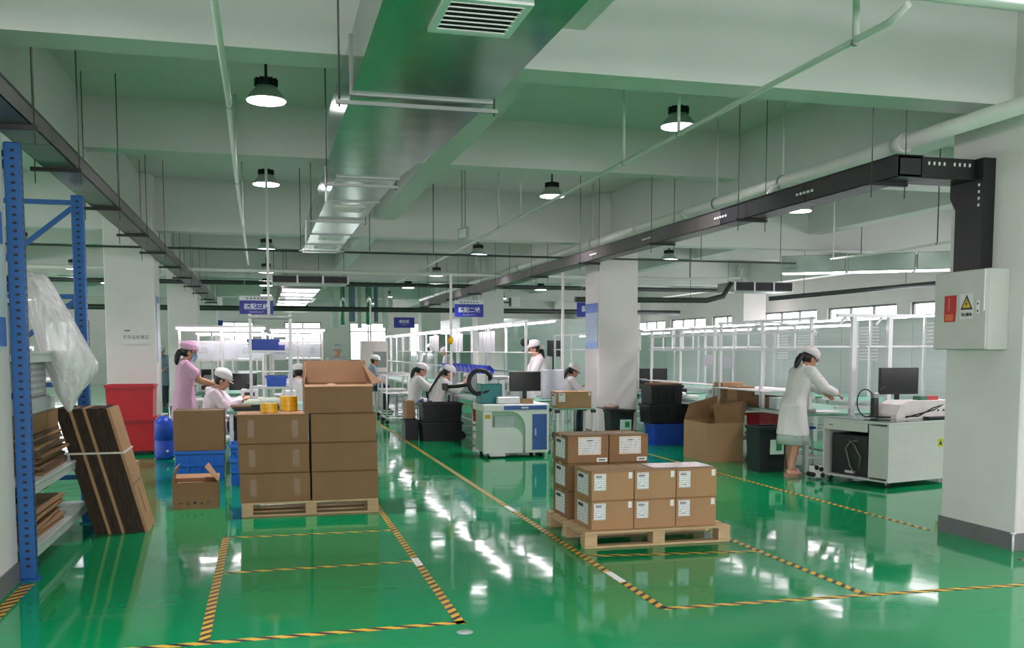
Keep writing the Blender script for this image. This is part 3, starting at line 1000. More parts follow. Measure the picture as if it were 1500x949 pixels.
# ------------------------------------------------------------------ open carton on the floor with flaps up
oc, w, d, h = open_carton('open_carton', 'small open carton standing on the floor with its flaps up', -.87, -.46, 9.38, 9.68, 0, .255, m=M_card2)
flap(oc, (-w, d, h), (-w, -d, h), (-w + .03, -d, h + .13), (-w + .05, d, h + .15))
flap(oc, (w, -d, h), (w, d, h), (w - .10, d, h + .15), (w - .12, -d, h + .14))
flap(oc, (-w, d, h), (w, d, h), (w, d + .09, h + .03), (-w, d + .09, h + .03))
for i in range(5):
    x = -.13 + i * .062
    mk = [MB().box(x - .018, x + .018, -d - .001, -d, .055, .063), MB().box(x - .012, x - .006, -d - .001, -d, .04, .075).box(x + .006, x + .012, -d - .001, -d, .04, .075).box(x - .012, x + .012, -d - .001, -d, .04, .046),
          MB().add([(x - .018, -d - .001, .065), (x, -d - .001, .042), (x + .018, -d - .001, .065), (x, -d - .001, .075)], [(0, 1, 2, 3)]), MB().add([(x - .012, -d - .001, .045), (x + .012, -d - .001, .045), (x, -d - .001, .075)], [(0, 1, 2)]),
          MB().box(x - .014, x - .009, -d - .001, -d, .04, .075).box(x + .009, x + .014, -d - .001, -d, .04, .075).box(x - .014, x + .014, -d - .001, -d, .07, .075)][i]
    mk.build('handling_mark', M_ink, oc)
MB().box(-w + .02, w - .12, -d + .02, d - .02, .006, h - .03, c=.005).build('paper_filling', M_card, oc)

# ------------------------------------------------------------------ plastic crates


def crate(name, label, cat, x0, x1, y0, y1, z0, h, m, rz=0.0, group=None, closed=False, ribs=True):
    t = thing(name, label, cat, ((x0 + x1) / 2, (y0 + y1) / 2, z0), rz, group)
    w, d, k = (x1 - x0) / 2, (y1 - y0) / 2, .012
    tp = .94
    mb = MB()
    o = [(-w, -d), (w, -d), (w, d), (-w, d)]
    vs = [(x * tp, y * tp, 0) for x, y in o] + [(x, y, h) for x, y in o] + [(x - k * (1 if x > 0 else -1), y - k * (1 if y > 0 else -1), h) for x, y in o] + [((x - k * (1 if x > 0 else -1)) * tp, (y - k * (1 if y > 0 else -1)) * tp, k) for x, y in o]
    fs = [(3, 2, 1, 0)] + [(i, (i + 1) % 4, 4 + (i + 1) % 4, 4 + i) for i in range(4)] + [(4 + i, 4 + (i + 1) % 4, 8 + (i + 1) % 4, 8 + i) for i in range(4)] + [(8 + i, 8 + (i + 1) % 4, 12 + (i + 1) % 4, 12 + i) for i in range(4)] + [(12, 13, 14, 15)]
    mb.add(vs, fs).build('tub', m, t)
    rim = MB()
    e = .014
    rim.box(-w - e, w + e, -d - e, -d + .002, h - .035, h).box(-w - e, w + e, d - .002, d + e, h - .035, h).box(-w - e, -w + .002, -d, d, h - .035, h).box(w - .002, w + e, -d, d, h - .035, h)
    rim.build('rim', m, t)
    if ribs:
        for f in (-.5, 0, .5):
            MB().box(w * f - .008, w * f + .008, -d - .008, -d * tp + .004, .03, h - .05).build('rib', m, t)
        MB().box(-w - .004, w + .004, -d - .006, -d * tp + .006, h * .48, h * .53).build('rib', m, t)
    if closed:
        MB().box(-w - e, w + e, -d - e, d + e, h, h + .02, c=.006).build('lid', m, t)
    return t


M_bcrate = mat('bright_blue_crate', (20, 104, 196), 0.4, var=0.05)
crate('plastic_crate', 'bright blue crate under the plain carton beside the pink-clad worker', 'crate', -1.03, -.49, 11.5, 11.95, 0, .34, M_bcrate)
carton('plain brown carton resting on the bright blue crate', -1.035, -.485, 11.48, 11.97, .34, .80, m=M_card2)
crate('plastic_crate', 'blue crate on the floor behind the tall pallet, lower one', 'crate', -.40, -.10, 10.9, 11.3, 0, .30, M_bcrate)
crate('plastic_crate', 'blue crate stacked on another behind the tall pallet', 'crate', -.40, -.10, 10.9, 11.3, .30, .16, M_bcrate)
for k in range(2):
    crate('plastic_bin', 'red plastic bin by the white column, %s of the pair' % ('lower', 'upper')[k], 'bin', -2.20, -1.56, 14.45, 14.95, .06 + .47 * k, .47, M_red, ribs=False)

dolly = thing('bin_dolly', 'low black dolly under the red plastic bins', 'dolly', (-1.88, 14.7, 0))
MB().box(-.3, .3, -.23, .23, .04, .06).build('deck', M_black, dolly)
for sx in (-1, 1):
    for sy in (-1, 1):
        MB().tube([(sx * .24 - .012, sy * .18, .02), (sx * .24 + .012, sy * .18, .02)], .02, 10).build('caster', M_black, dolly)
# blue jerry can
jug = thing('blue_drum', 'blue plastic drum with a screw cap standing beside the red bins', 'drum', (-1.37, 13.85, 0))
MB().lathe([(.10, 0), (.125, .015), (.13, .05), (.13, .24), (.124, .25), (.124, .27), (.13, .28), (.13, .46), (.12, .52), (.08, .57), (.045, .59)], 22).build('body', M_blue, jug)
MB().lathe([(.035, .585), (.035, .62), (.03, .625)], 14).build('cap', mat('clear_cap', (200, 196, 196), .3), jug)
MB().tube([(-.05, 0, .56), (-.045, 0, .625), (.045, 0, .625), (.05, 0, .56)], .010, 8).build('handle', mat('clear_cap', (200, 196, 196), .3), jug)
MB().lathe([(.016, 0), (.016, .02), (.01, .025)], 10, TM((.05, -.12, .12), rx=PI / 2)).build('tap', M_white, jug)
carton('plain carton lying behind the leaning bundle of flattened cartons', -1.52, -1.22, 9.6, 9.95, 0, .42)

# ------------------------------------------------------------------ blue pallet rack
M_rack = mat('rack_blue', (28, 92, 156), 0.4, 0.1, var=0.08, scale=10)
M_shelf = mat('shelf_grey', (196, 204, 198), 0.4, 0.1, var=0.05)
rk = thing('pallet_rack', 'blue steel pallet rack with white shelves and punched uprights', 'rack', (-1.52, 6.74, 0))
RH, RD, RW = 2.80, 2.15, .95
for (x, y, wv) in ((0, 0, 1), (0, RD, 1), (-RW, .04, 0), (-RW, RD, 0)):
    pm = MB().box(x - .05, x + .045, y - .04, y + .04, .012, RH, c=.006).build('upright', M_rack, rk)
    MB().box(x - .065, x + .065, y - .055, y + .055, 0, .012).build('base_plate', M_rack, pm)
    if wv:
        hm = MB()
        for k in range(54):
            z = .09 + k * .05
            hm.box(x + .0455, x + .0465, y - .012, y + .012, z, z + .016)
            hm.box(x - .01, x + .014, y - .0415, y - .0405, z, z + .016)
        hm.build('punched_hole', M_black, pm)['kind'] = 'stuff'
for y in (0.04, RD):
    for z in (.4, 1.2, 1.95, 2.74):
        MB().bar((-.04, y, z), (-RW + .04, y, z), .03, .04).build('frame_strut', M_rack, rk)
    MB().bar((-.04, y, 2.70), (-RW + .04, y, 1.98), .028, .04).build('diagonal_brace', M_rack, rk)
    MB().bar((-.04, y, 1.92), (-RW + .04, y, 1.24), .028, .04).build('diagonal_brace', M_rack, rk)
SHZ = (.20, .62, 1.49)
for z in SHZ:
    sh = MB().box(-RW + .03, .03, .045, RD - .045, z - .022, z, c=.003).build('shelf', M_shelf, rk)
    for x in (-.012, -RW - .02):
        MB().box(x, x + .035, .042, RD - .042, z - .075, z - .023).build('beam', M_shelf if x > -.1 else M_rack, sh)


def on_rack(x, y, z):
    return Vector((-1.52 + x, 6.74 + y, z + .001))


def flat_carton(label, x, y, z, w, d, th, rz, group, m=M_card):
    t = thing('flattened_carton', label, 'flattened carton', on_rack(x, y, z), rz, group)
    MB().box(-w / 2, w / 2, -d / 2, d / 2, 0, th * .48, c=.002).build('lower_panel', m, t)
    MB().box(-w / 2 + .01, w / 2 - .004, -d / 2, d / 2, th * .52, th, c=.002).build('upper_panel', m, t)
    return t


z = SHZ[0]
for k in range(11):
    flat_carton('flattened carton in the pile on the lowest rack shelf', -.34 + R.uniform(-.05, .03), .72 + R.uniform(-.04, .04), z, .62, 1.05, .017, R.uniform(-.04, .04), 'flattened cartons on the lowest rack shelf', (M_card, M_card2)[k % 2])
    z += .0175
z = SHZ[1]
for k in range(7):
    flat_carton('flattened carton in the lower bundle on the middle rack shelf', -.30 + R.uniform(-.03, .03), .98 + R.uniform(-.02, .04), z, .56, .95, .02, R.uniform(-.05, .05), 'flattened cartons in the lower bundle', (M_ce3 if k % 2 else M_card2))
    z += .0205
for k in range(7):
    flat_carton('flattened carton in the upper strapped bundle on the middle rack shelf', -.31 + R.uniform(-.02, .02), .88 + R.uniform(-.02, .02), z, .56, 1.0, .02, R.uniform(-.05, .05), 'flattened cartons in the strapped bundle', (M_card if k % 3 == 2 else M_ce3))
    z += .0205
bag = MB()
for k in range(6):
    bag.ell((R.uniform(-.15, .15), R.uniform(-.2, .2), .08 + R.uniform(-.02, .03)), (.15, .18, .08), 12, 8)
bo = bag.build('black_bag', mat('black_film', (22, 20, 22), 0.25, var=0.3, bump=0.6, bscale=12), None, on_rack(-.32, 1.0, SHZ[0] + .193))
tag(bo, 'crumpled black plastic bag on the lowest rack shelf', 'bag')
carton('dark brown carton on the rack under the grey foam slab', -2.12, -1.58, 7.15, 8.1, z + .001, z + .14, m=M_card2)
gb = MB().box(-.27, .27, -.42, .42, 0, .11, c=.01).build('foam_slab', mat('grey_foam', (188, 190, 194), .7, var=.05), None, on_rack(-.32, .80, z + .141))
tag(gb, 'pale grey foam slab under the perforated tray on the rack', 'foam slab')
pf = thing('perforated_tray', 'light grey perforated tray standing on the rack', 'tray', on_rack(-.25, .72, z + .252))
MB().box(-.17, .17, -.36, .36, 0, .25, c=.008).build('tray_body', mat('tray_grey', (176, 178, 182), .5, var=.03), pf)
hm = MB()
for i in range(10):
    for j in range(5):
        hm.box(.1702, .171, -.32 + i * .065, -.29 + i * .065, .03 + j * .045, .05 + j * .045)
for i in range(6):
    for j in range(5):
        hm.box(-.14 + i * .05, -.118 + i * .05, -.361, -.3602, .03 + j * .045, .05 + j * .045)
hm.build('hole_pattern', mat('pale_hole', (232, 234, 236), .5), pf)['kind'] = 'stuff'
for k in range(3):
    fb = MB().box(-.13, .13, -.16, .16, 0, .10, c=.015).build('foam_block', mat('white_foam', (224, 228, 222), .75, var=.03), None, on_rack(-.20 + .02 * k, .34, SHZ[2] + .1005 * k))
    fb.rotation_euler = (0, 0, .05 * k)
    tag(fb, ('white foam block on the rack shelf at the foot of its pile', 'white foam block in the middle of the pile on the rack', 'white foam block topping the pile on the rack')[k], 'foam block', 'foam blocks on the rack')

# plastic wrap drooping out of the rack
mw = bpy.data.materials.new('clear_wrap')
mw.use_nodes = True
nt = mw.node_tree
b = nt.nodes['Principled BSDF']
b.inputs['Base Color'].default_value = (0.93, 0.90, 0.88, 1)
b.inputs['Roughness'].default_value = 0.22
tcx = nt.nodes.new('ShaderNodeTexCoord')
mpx = nt.nodes.new('ShaderNodeMapping'); mpx.inputs['Scale'].default_value = (9, 9, 1.6); mpx.inputs['Rotation'].default_value = (0, .5, 0)
nt.links.new(tcx.outputs['Object'], mpx.inputs['Vector'])
nzx = nt.nodes.new('ShaderNodeTexNoise'); nzx.inputs['Scale'].default_value = 3.0; nzx.inputs['Detail'].default_value = 5
nt.links.new(mpx.outputs['Vector'], nzx.inputs['Vector'])
bpx = nt.nodes.new('ShaderNodeBump'); bpx.inputs['Strength'].default_value = 0.6; bpx.inputs['Distance'].default_value = 0.04
nt.links.new(nzx.outputs['Fac'], bpx.inputs['Height'])
nt.links.new(bpx.outputs['Normal'], b.inputs['Normal'])
mrx = nt.nodes.new('ShaderNodeMapRange'); mrx.inputs['From Min'].default_value = .3; mrx.inputs['From Max'].default_value = .7
mrx.inputs['To Min'].default_value = .62; mrx.inputs['To Max'].default_value = .95
nt.links.new(nzx.outputs['Fac'], mrx.inputs['Value'])
nt.links.new(mrx.outputs['Result'], b.inputs['Alpha'])
lev = [(2.06, 40, 62, .10), (2.03, 32, 72, .16), (1.89, 33, 88, .22), (1.70, 50, 110, .24), (1.51, 60, 132, .26), (1.40, 66, 147, .24), (1.30, 74, 140, .18), (1.18, 80, 118, .12), (1.09, 90, 106, .05), (1.05, 95, 101, .02)]
n = 26
vs, fs = [], []
for i, (z, xa, xb, dep) in enumerate(lev):
    pa, pb = AY(xa, 500, 7.72), AY(xb, 500, 7.72)
    cx, rr = (pa.x + pb.x) / 2, (pb.x - pa.x) / 2
    for j in range(n):
        a = 2 * PI * j / n
        k = 1 + .09 * math.sin(a * 5 + i * .8) + R.uniform(-.05, .05)
        vs.append((cx + rr * k * math.cos(a), 7.72 + dep * k * math.sin(a), z + .02 * math.sin(a * 3 + i)))
for i in range(len(lev) - 1):
    for j in range(n):
        j2 = (j + 1) % n
        fs.append((i * n + j, (i + 1) * n + j, (i + 1) * n + j2, i * n + j2))
fs.append(tuple(range(n)))
wr = MB().add(vs, fs, True).build('plastic_wrap', mw)
tag(wr, 'big crumpled sheet of clear plastic wrap drooping out of the blue rack', 'plastic wrap')
sm = wr.modifiers.new('smooth', 'SUBSURF'); sm.levels = 1; sm.render_levels = 1

# leaning bundle of flattened cartons: sheets on edge, tops tilted towards the rack
bd = thing('carton_bundle', 'strapped bundle of flattened cartons leaning beside the rack', 'carton bundle', (-.965, 8.30, 0))
SHR = Matrix(((1, 0, -.25, 0), (0, 1, -.07, 0), (0, 0, 1, 0), (0, 0, 0, 1)))
nsh = 16
M_ce2 = mat('dark_corrugated_edge', (58, 45, 35), 0.9, var=0.35, scale=50, stretch=(1, 1, .2))
for k in range(nsh):
    wdt = .41 / nsh
    xx = -.41 + k * wdt
    brown = k in (4, 8, nsh - 1)
    y0 = R.uniform(-.008, .008) - (.014 if brown else 0)
    MB().box(xx + .001, xx + wdt - .001, y0, .50 + y0, 0, 1.03 + R.uniform(-.006, .006), SHR).build('cardboard_sheet', M_card if brown else M_ce2, bd)
MB().box(-.418, .006, -.018, .514, .66, .675, SHR).build('strap', mat('white_strap', (214, 206, 196), .4), bd)
MB().box(.0005, .003, 0, .5, .40, .406, SHR).build('crease', M_cedge, bd)
MB().box(.0005, .002, .18, .20, .14, .36, SHR).build('print', M_cedge, bd)
# ------------------------------------------------------------------ aluminium workbenches with light bars


def stool(label, x, y, m=M_blue, h=.46, rz=0.0, group='blue topped factory stools'):
    t = thing('stool', label, 'stool', (x, y, 0), rz, group)
    MB().box(-.17, .17, -.14, .14, h - .03, h, c=.01).build('seat', m, t)
    for sx in (-1, 1):
        for sy in (-1, 1):
            MB().bar((sx * .145, sy * .115, 0), (sx * .13, sy * .10, h - .03), .022).build('leg', M_alu, t)
    for sy in (-1, 1):
        MB().bar((-.14, sy * .11, .15), (.14, sy * .11, .15), .016).build('stretcher', M_alu, t)
    for sx in (-1, 1):
        MB().bar((sx * .14, -.11, .22), (sx * .14, .11, .22), .016).build('stretcher', M_alu, t)
    return t


def bench(label, x0, x1, y0, y1, top=.74, ph=1.9, px=None, posts=2, shelves=(1.15,), rails=(), led=None, m_top=None, under=True, post_w=.035):
    t = thing('workbench', label, 'workbench', ((x0 + x1) / 2, (y0 + y1) / 2, 0))
    w, d = (x1 - x0) / 2, (y1 - y0) / 2
    MB().box(-w, w, -d, d, top - .03, top, c=.004).build('worktop', m_top or M_green_tbl, t)
    MB().box(-w - .004, -w, -d, d, top - .045, top - .004).build('edge_rail', M_alu, t)
    MB().box(w, w + .004, -d, d, top - .045, top - .004).build('edge_rail', M_alu, t)
    for sx in (-1, 1):
        for y in (-d + .05, d - .05):
            g = MB().bar((sx * (w - .05), y, 0), (sx * (w - .05), y, top - .03), .045).build('leg', M_alu, t)
    if under:
        for y in (-d + .05, d - .05):
            MB().bar((-w + .05, y, .18), (w - .05, y, .18), .03).build('stretcher', M_alu, t)
        MB().bar((0, -d + .05, .18), (0, d - .05, .18), .03).build('stretcher', M_alu, t)
    if ph > top:
        px = 0 if px is None else px
        ys = [-d + .08 + (2 * d - .16) * k / (posts - 1) for k in range(posts)]
        for y in ys:
            MB().bar((px, y, top), (px, y, ph), post_w).build('post', M_alu, t)
        for z in (ph - .02,) + tuple(rails):
            MB().bar((px, -d, z), (px, d, z), .03).build('rail', M_alu, t)
        for z in shelves:
            MB().box(px - .16, px + .16, -d + .02, d - .02, z - .012, z, c=.003).build('shelf', M_white, t)
        if led:
            for (lx, lz, a, b) in led:
                MB().box(lx - .05, lx + .05, a, b, lz + .012, lz + .03).build('light_housing', M_white, t)
                MB().box(lx - .03, lx + .03, a + .04, b - .04, lz - .010, lz + .012, c=.008).build('led_tube', M_led, t)
                MB().bar((px, 0, ph - .03), (lx, 0, lz + .03), .02).build('light_arm', M_alu, t)
    return t


def monitor(label, x, y, z, w, h, rz=0.0, lift=.12, group=None):
    t = thing('monitor', label, 'monitor', (x, y, z), rz, group)
    MB().box(-w / 2, w / 2, -.015, .02, lift, lift + h, c=.005).build('screen_housing', M_black, t)
    MB().box(-w / 2 + .012, w / 2 - .012, -.0165, -.015, lift + .014, lift + h - .012).build('screen', mat('dark_screen', (14, 17, 20), 0.15, var=0.0), t)
    MB().box(-.03, .03, .02, .035, .008, lift + h * .5).build('stand', M_black, t)
    MB().box(-.11, .11, -.06, .10, 0, .012, c=.004).build('foot', M_black, t)
    return t


# --- right hand packing line
B = bench('packing bench with tall aluminium frame where the standing woman works', 6.35, 7.75, 10.35, 12.9, top=.72, ph=1.9, px=-.60, posts=3, shelves=(), rails=(1.5, 1.72), led=[(0.0, 1.80, -1.2, 1.2)])
B2 = bench('packing bench with aluminium frame behind the big open carton', 6.35, 7.75, 12.95, 15.5, top=.72, ph=1.84, px=-.60, posts=3, shelves=(.98,), rails=(1.5, 1.72), led=[(0.0, 1.80, -1.2, 1.2)])
B3 = bench('packing bench with aluminium frame behind the stacked black crates', 6.35, 7.75, 15.95, 18.5, top=.72, ph=1.84, px=-.60, posts=3, shelves=(.98,), rails=(1.5, 1.72), led=[(0.0, 1.80, -1.2, 1.2)])
B4 = bench('packing bench far beyond the stacked black crates', 6.35, 7.75, 18.6, 21.2, top=.72, ph=1.84, px=-.60, posts=3, shelves=(), rails=(1.5,), led=[(0.0, 1.80, -1.2, 1.2)])
# upper shelf of the near bench and hanging frames
for b_, dy in ((B, 1), (B2, 1), (B3, 1)):
    for y in (-1.0, -.2, .6):
        for y2 in (y, y + .38):
            MB().bar((-.60 + .12, y2, 1.5), (-.60 + .12, y2, b_.location.z + 1.82), .024).build('hanging_frame', M_alu, b_)
        MB().bar((-.48, y, 1.5), (-.48, y + .38, 1.5), .024).build('hanging_frame', M_alu, b_)
MB().box(-.72, .1, -.25, 1.22, .94, .955, c=.003).build('raised_shelf', M_white, B)
for y in (-.2, 1.15):
    MB().bar((-.68, y, .72), (-.68, y, .94), .035).build('shelf_leg', M_alu, B)
for (y, z) in ((.95, 1.40), (-1.0, 1.42)):
    for b_ in ((B,) if y > 0 else (B2,)):
        MB().box(-.605, -.60, y - .14, y + .14, z - .17, z).build('paper_sheet', mat('lilac_paper', (226, 218, 232), .6), b_)
# end frame with thick posts beside the desk
ef = thing('end_frame', 'tall aluminium end frame of the packing line beside the white desk', 'frame', (7.2, 10.2, 0))
for x in (-.32, .18):
    MB().bar((x, 0, 0), (x, 0, 1.9), .055).build('post', M_alu, ef)
MB().bar((-.55, 0, 1.91), (.62, 0, 1.91), .05, .04).build('top_rail', M_alu, ef)
MB().bar((-.55, 0, .80), (.4, 0, .80), .03).build('mid_rail', M_alu, ef)
for x in (-.42, .08):
    MB().bar((x - .1, 0, 1.80), (x + .0, 0, 1.9), .025).build('corner_brace', M_alu, ef)
for i in range(4):
    bench('second row packing bench along the pale green partition, %s' % ('by the white desk', 'behind the standing woman', 'behind the big open carton', 'far along the partition')[i], 8.7, 9.7, 10.9 + 3.0 * i, 13.7 + 3.0 * i, top=.74, ph=2.02, px=.30, posts=3, shelves=(), rails=(1.55,), led=[(0.05, 1.98, -1.35, 1.35)])

# white desk with knee hole, on casters
M_desk = mat('desk_white', (222, 218, 214), 0.4, var=0.03)
DKO, DKR = Vector((6.47, 8.90, 0)), .25


def OD(x, y, z):
    """point on the desk"""
    return DKO + Vector((x * math.cos(DKR) - y * math.sin(DKR), x * math.sin(DKR) + y * math.cos(DKR), z))


dk = thing('white_desk', 'white steel desk on casters with computer tower in its knee hole', 'desk', DKO, DKR)
DW, DD, DH = 1.35, .92, .72
MB().box(-.02, DW, -.02, DD, DH - .03, DH, c=.004).build('desktop', M_desk, dk)
MB().box(-.02, DW, -.02, DD, DH, DH + .004).build('glass_top', mat('dark_green_glass', (52, 84, 76), 0.08), dk)
MB().box(0, DW, 0, .02, 0.08, DH - .03).build('end_panel', M_desk, dk)
MB().box(0, DW, DD - .02, DD, 0.08, DH - .03).build('end_panel', M_desk, dk)
MB().box(DW - .02, DW, .02, DD - .02, 0.08, DH - .03).build('back_panel', M_desk, dk)
MB().box(0, .6, .25, .265, 0.08, DH - .03).build('side_panel', M_desk, dk)
dr = MB().box(-.008, 0, .012, .25, .10, DH - .05, c=.003).build('cabinet_door', M_desk, dk)
MB().lathe([(.012, 0), (.012, .012), (.006, .016)], 10, TM((-.008, .20, .46), ry=-PI / 2)).build('lock', M_alu, dr)
MB().box(-.006, 0, .28, .90, DH - .13, DH - .03).build('apron', M_desk, dk)
MB().box(-.010, -.006, .77, .83, DH - .085, DH - .065).build('name_plate', M_grey, dk)
MB().box(0, DW, 0, DD, .06, .08).build('base_frame', M_desk, dk)
pn = MB().box(.98, 1.24, -.004, 0, .22, .46).build('access_panel', M_desk, dk)
MB().lathe([(.014, 0), (.014, .01), (.008, .014)], 10, TM((1.12, -.004, .33), rx=PI / 2)).build('lock', M_dark, pn)
stk = MB().box(.80, .885, -.0025, 0, .42, .51).build('warning_sticker', mat('sticker_yellow', (206, 204, 60), .5), dk)
MB().prism([(-.026, -.02), (.026, -.02), (0, .03)], 0, .001, TM((.842, -.0025, .462), rx=PI / 2)).build('warning_mark', M_ink, stk)
for x in (.06, DW - .06):
    for y in (.06, DD - .06):
        f = MB().tube([(x, y, .06), (x, y, .03)], .018, 8).build('caster_fork', M_alu, dk)
        MB().tube([(x - .014, y - .01, .028), (x + .014, y - .01, .028)], .028, 14).build('caster_wheel', M_black, f)
tw = thing('computer_tower', 'black computer tower inside the knee hole of the white desk', 'computer', OD(.34, .56, .082), DKR)
MB().box(-.26, .26, -.21, .30, 0, .46, c=.008).build('case', M_black, tw)
MB().box(-.262, -.26, -.05, .10, .02, .05).build('label_plate', M_alu, tw)
MB().tube([(-.265, -.05, .02), (-.29, 0, .10), (-.28, .08, .30), (-.27, .02, .38), (-.27, -.08, .40)], .006, 6).build('cable', M_grey, tw)
MB().tube([(-.265, .05, .40), (-.29, -.06, .34), (-.29, -.14, .22), (-.28, -.12, .08)], .006, 6).build('cable', M_grey, tw)
monitor('black monitor standing on the white desk', 7.16, 9.70, .725, .52, .31, rz=.0, lift=.255)
# white instrument with rounded side
dv = thing('white_instrument', 'white box instrument with coloured button strip on the desk', 'instrument', OD(.82, .33, .725), DKR * .5)
MB().prism([(-.42, 0), (-.42, .05), (-.36, .16), (-.26, .20), (.42, .20), (.42, 0)], -.16, .16, TM(rx=PI / 2)).build('housing', mat('instrument_white', (236, 226, 222), .35), dv)
MB().box(.02, .12, -.06, .06, .20, .245).build('button_block', mat('dark_green_switch', (40, 110, 80), .4), dv)
MB().box(.12, .28, -.06, .06, .20, .245).build('button_block', mat('dark_red_switch', (170, 50, 44), .4), dv)
for i, x in enumerate((.18, .26, .32)):
    MB().lathe([(.012, 0), (.012, .008)], 10, TM((x, -.16, .09), rx=PI / 2)).build('socket', M_dark, dv)
cl = thing('cable_coil', 'black cables coiled over the white desk', 'cable', OD(.36, .52, .73))
MB().tube([(-.10 + .115 * math.cos(a), .02 * math.sin(a), .165 + .155 * math.sin(a)) for a in [k * 2 * PI / 24 for k in range(25)]], .008, 6).build('cable', M_black, cl)
MB().tube([(-.1, -.05, .012), (.1, -.2, .014), (.35, -.32, .03), (.5, -.36, .12), (.62, -.38, .16), (.5, -.38, .10), (.2, -.3, .015)], .008, 6).build('cable', M_black, cl)
MB().tube([(.12, .05, .02), (.06, .06, .18), (.12, .08, .30), (.25, .1, .36)], .007, 6).build('cable', M_black, cl)
MB().box(-.02, .05, -.03, .04, 0, .22, c=.008).build('scanner', M_dark, cl)
MB().box(-.02, .05, -.03, .04, .22, .28, c=.006).build('scanner_head', M_grey, cl)
kb = MB().box(-.2, .2, -.07, .07, 0, .02, c=.004).build('keyboard', M_black, None, OD(.95, .10, .727))
tag(kb, 'black keyboard lying on the edge of the white desk', 'keyboard')
gr = thing('gripper_tool', 'metal clamp tool lying at the corner of the packing bench', 'tool', (6.42, 10.42, .725))
MB().box(-.12, .1, -.03, .03, 0, .05, c=.006).build('body', M_grey, gr)
MB().box(-.16, -.12, -.05, .05, 0, .07, c=.006).build('jaw', M_dark, gr)
cs = thing('cable_clip_box', 'black and white gadget hanging by the desk corner near the floor', 'gadget', (6.16, 9.80, 0))
MB().box(-.06, .06, -.05, .05, .02, .16, c=.01).build('body', M_white, cs)
for x, z in ((-.06, .06), (.04, .12), (-.02, .14), (.06, .05)):
    MB().tube([(x, -.06, z), (x, .06, z)], .028, 10).build('wheel', M_black, cs)

# black rubbish bin with recycling notice
M_bin = mat('black_green_bin', (20, 30, 32), 0.45, var=0.1)


def rubbish_bin(label, x, y, w, d, h, rz=0.0, lid=True):
    t = thing('rubbish_bin', label, 'rubbish bin', (x, y, 0), rz)
    mb = MB()
    o = [(-w, -d), (w, -d), (w, d), (-w, d)]
    mb.add([(a * .86, b * .86, 0) for a, b in o] + [(a, b, h) for a, b in o] + [(a * .93, b * .93, h) for a, b in o] + [(a * .8, b * .8, .02) for a, b in o],
           [(3, 2, 1, 0)] + [(i, (i + 1) % 4, 4 + (i + 1) % 4, 4 + i) for i in range(4)] + [(4 + i, 4 + (i + 1) % 4, 8 + (i + 1) % 4, 8 + i) for i in range(4)] + [(8 + i, 8 + (i + 1) % 4, 12 + (i + 1) % 4, 12 + i) for i in range(4)] + [(12, 13, 14, 15)])
    mb.build('tub', M_bin, t)
    MB().box(-w - .01, w + .01, -d - .012, -d + .01, h - .03, h + .004).box(-w - .01, w + .01, d - .01, d + .012, h - .03, h + .004).box(-w - .012, -w + .01, -d, d, h - .03, h + .004).box(w - .01, w + .012, -d, d, h - .03, h + .004).build('rim', M_bin, t)
    n = MB().box(-w * .2, w * .75, -d * 1.0 - .004, -d * .93, h * .40, h * .72).build('notice', mat('pale_green_notice', (196, 222, 204), .5), t)
    MB().box(w * .2, w * .6, -d * 1.0 - .006, -d - .004, h * .48, h * .66).build('recycling_mark', mat('green_mark', (40, 140, 80), .5), n)
    return t


rubbish_bin('black rubbish bin with pale green notice beside the standing woman', 5.98, 10.62, .19, .17, .56)
rubbish_bin('black rubbish bin with pale green notice against the poster column', 5.55, 14.6, .20, .17, .52)
bgc = thing('crumpled_liner', 'crumpled clear and black liner spilling over the bin by the column', 'bin liner', (5.5, 14.6, .53))
MB().box(-.27, .27, -.2, .2, 0, .02, TM(ry=.06)).build('liner_sheet', mat('liner_film', (70, 62, 60), .25, var=.5, scale=14, bump=.5, bscale=18), bgc)
MB().ell((-.1, -.05, .05), (.14, .1, .05), 12, 8).build('paper_wad', mat('beige_wad', (150, 132, 120), .6, var=.2, bump=.5), bgc)
crate('plastic_crate', 'blue crate at the foot of the black crates by the poster column', 'crate', 5.86, 6.38, 13.85, 14.25, 0, .34, M_blue)
for k in range(2):
    crate('plastic_crate', 'big black crate stacked by the poster column, %s one' % ('lower', 'upper')[k], 'crate', 5.80 + .02 * k, 6.45 - .1 * k, 13.9, 14.35, .345 + .30 * k, .295, M_black)
carton('flat dark carton lid laid on the stacked black crates', 5.86, 6.36, 13.95, 14.3, .945, .975, m=M_card2, top_tape=False)
stool('blue topped stool between the black crates and the big open carton', 6.72, 14.6, M_bcrate, .42, group=None)
for k in range(2):
    crate('plastic_bin', 'red bin under the packing bench, %s of two' % ('lower', 'upper')[k], 'bin', 6.95, 7.45, 12.55, 12.95, .28 * k, .28, M_red)
stool('blue topped stool pushed under the near packing bench', 6.75, 11.15, M_bcrate, .50, group=None)

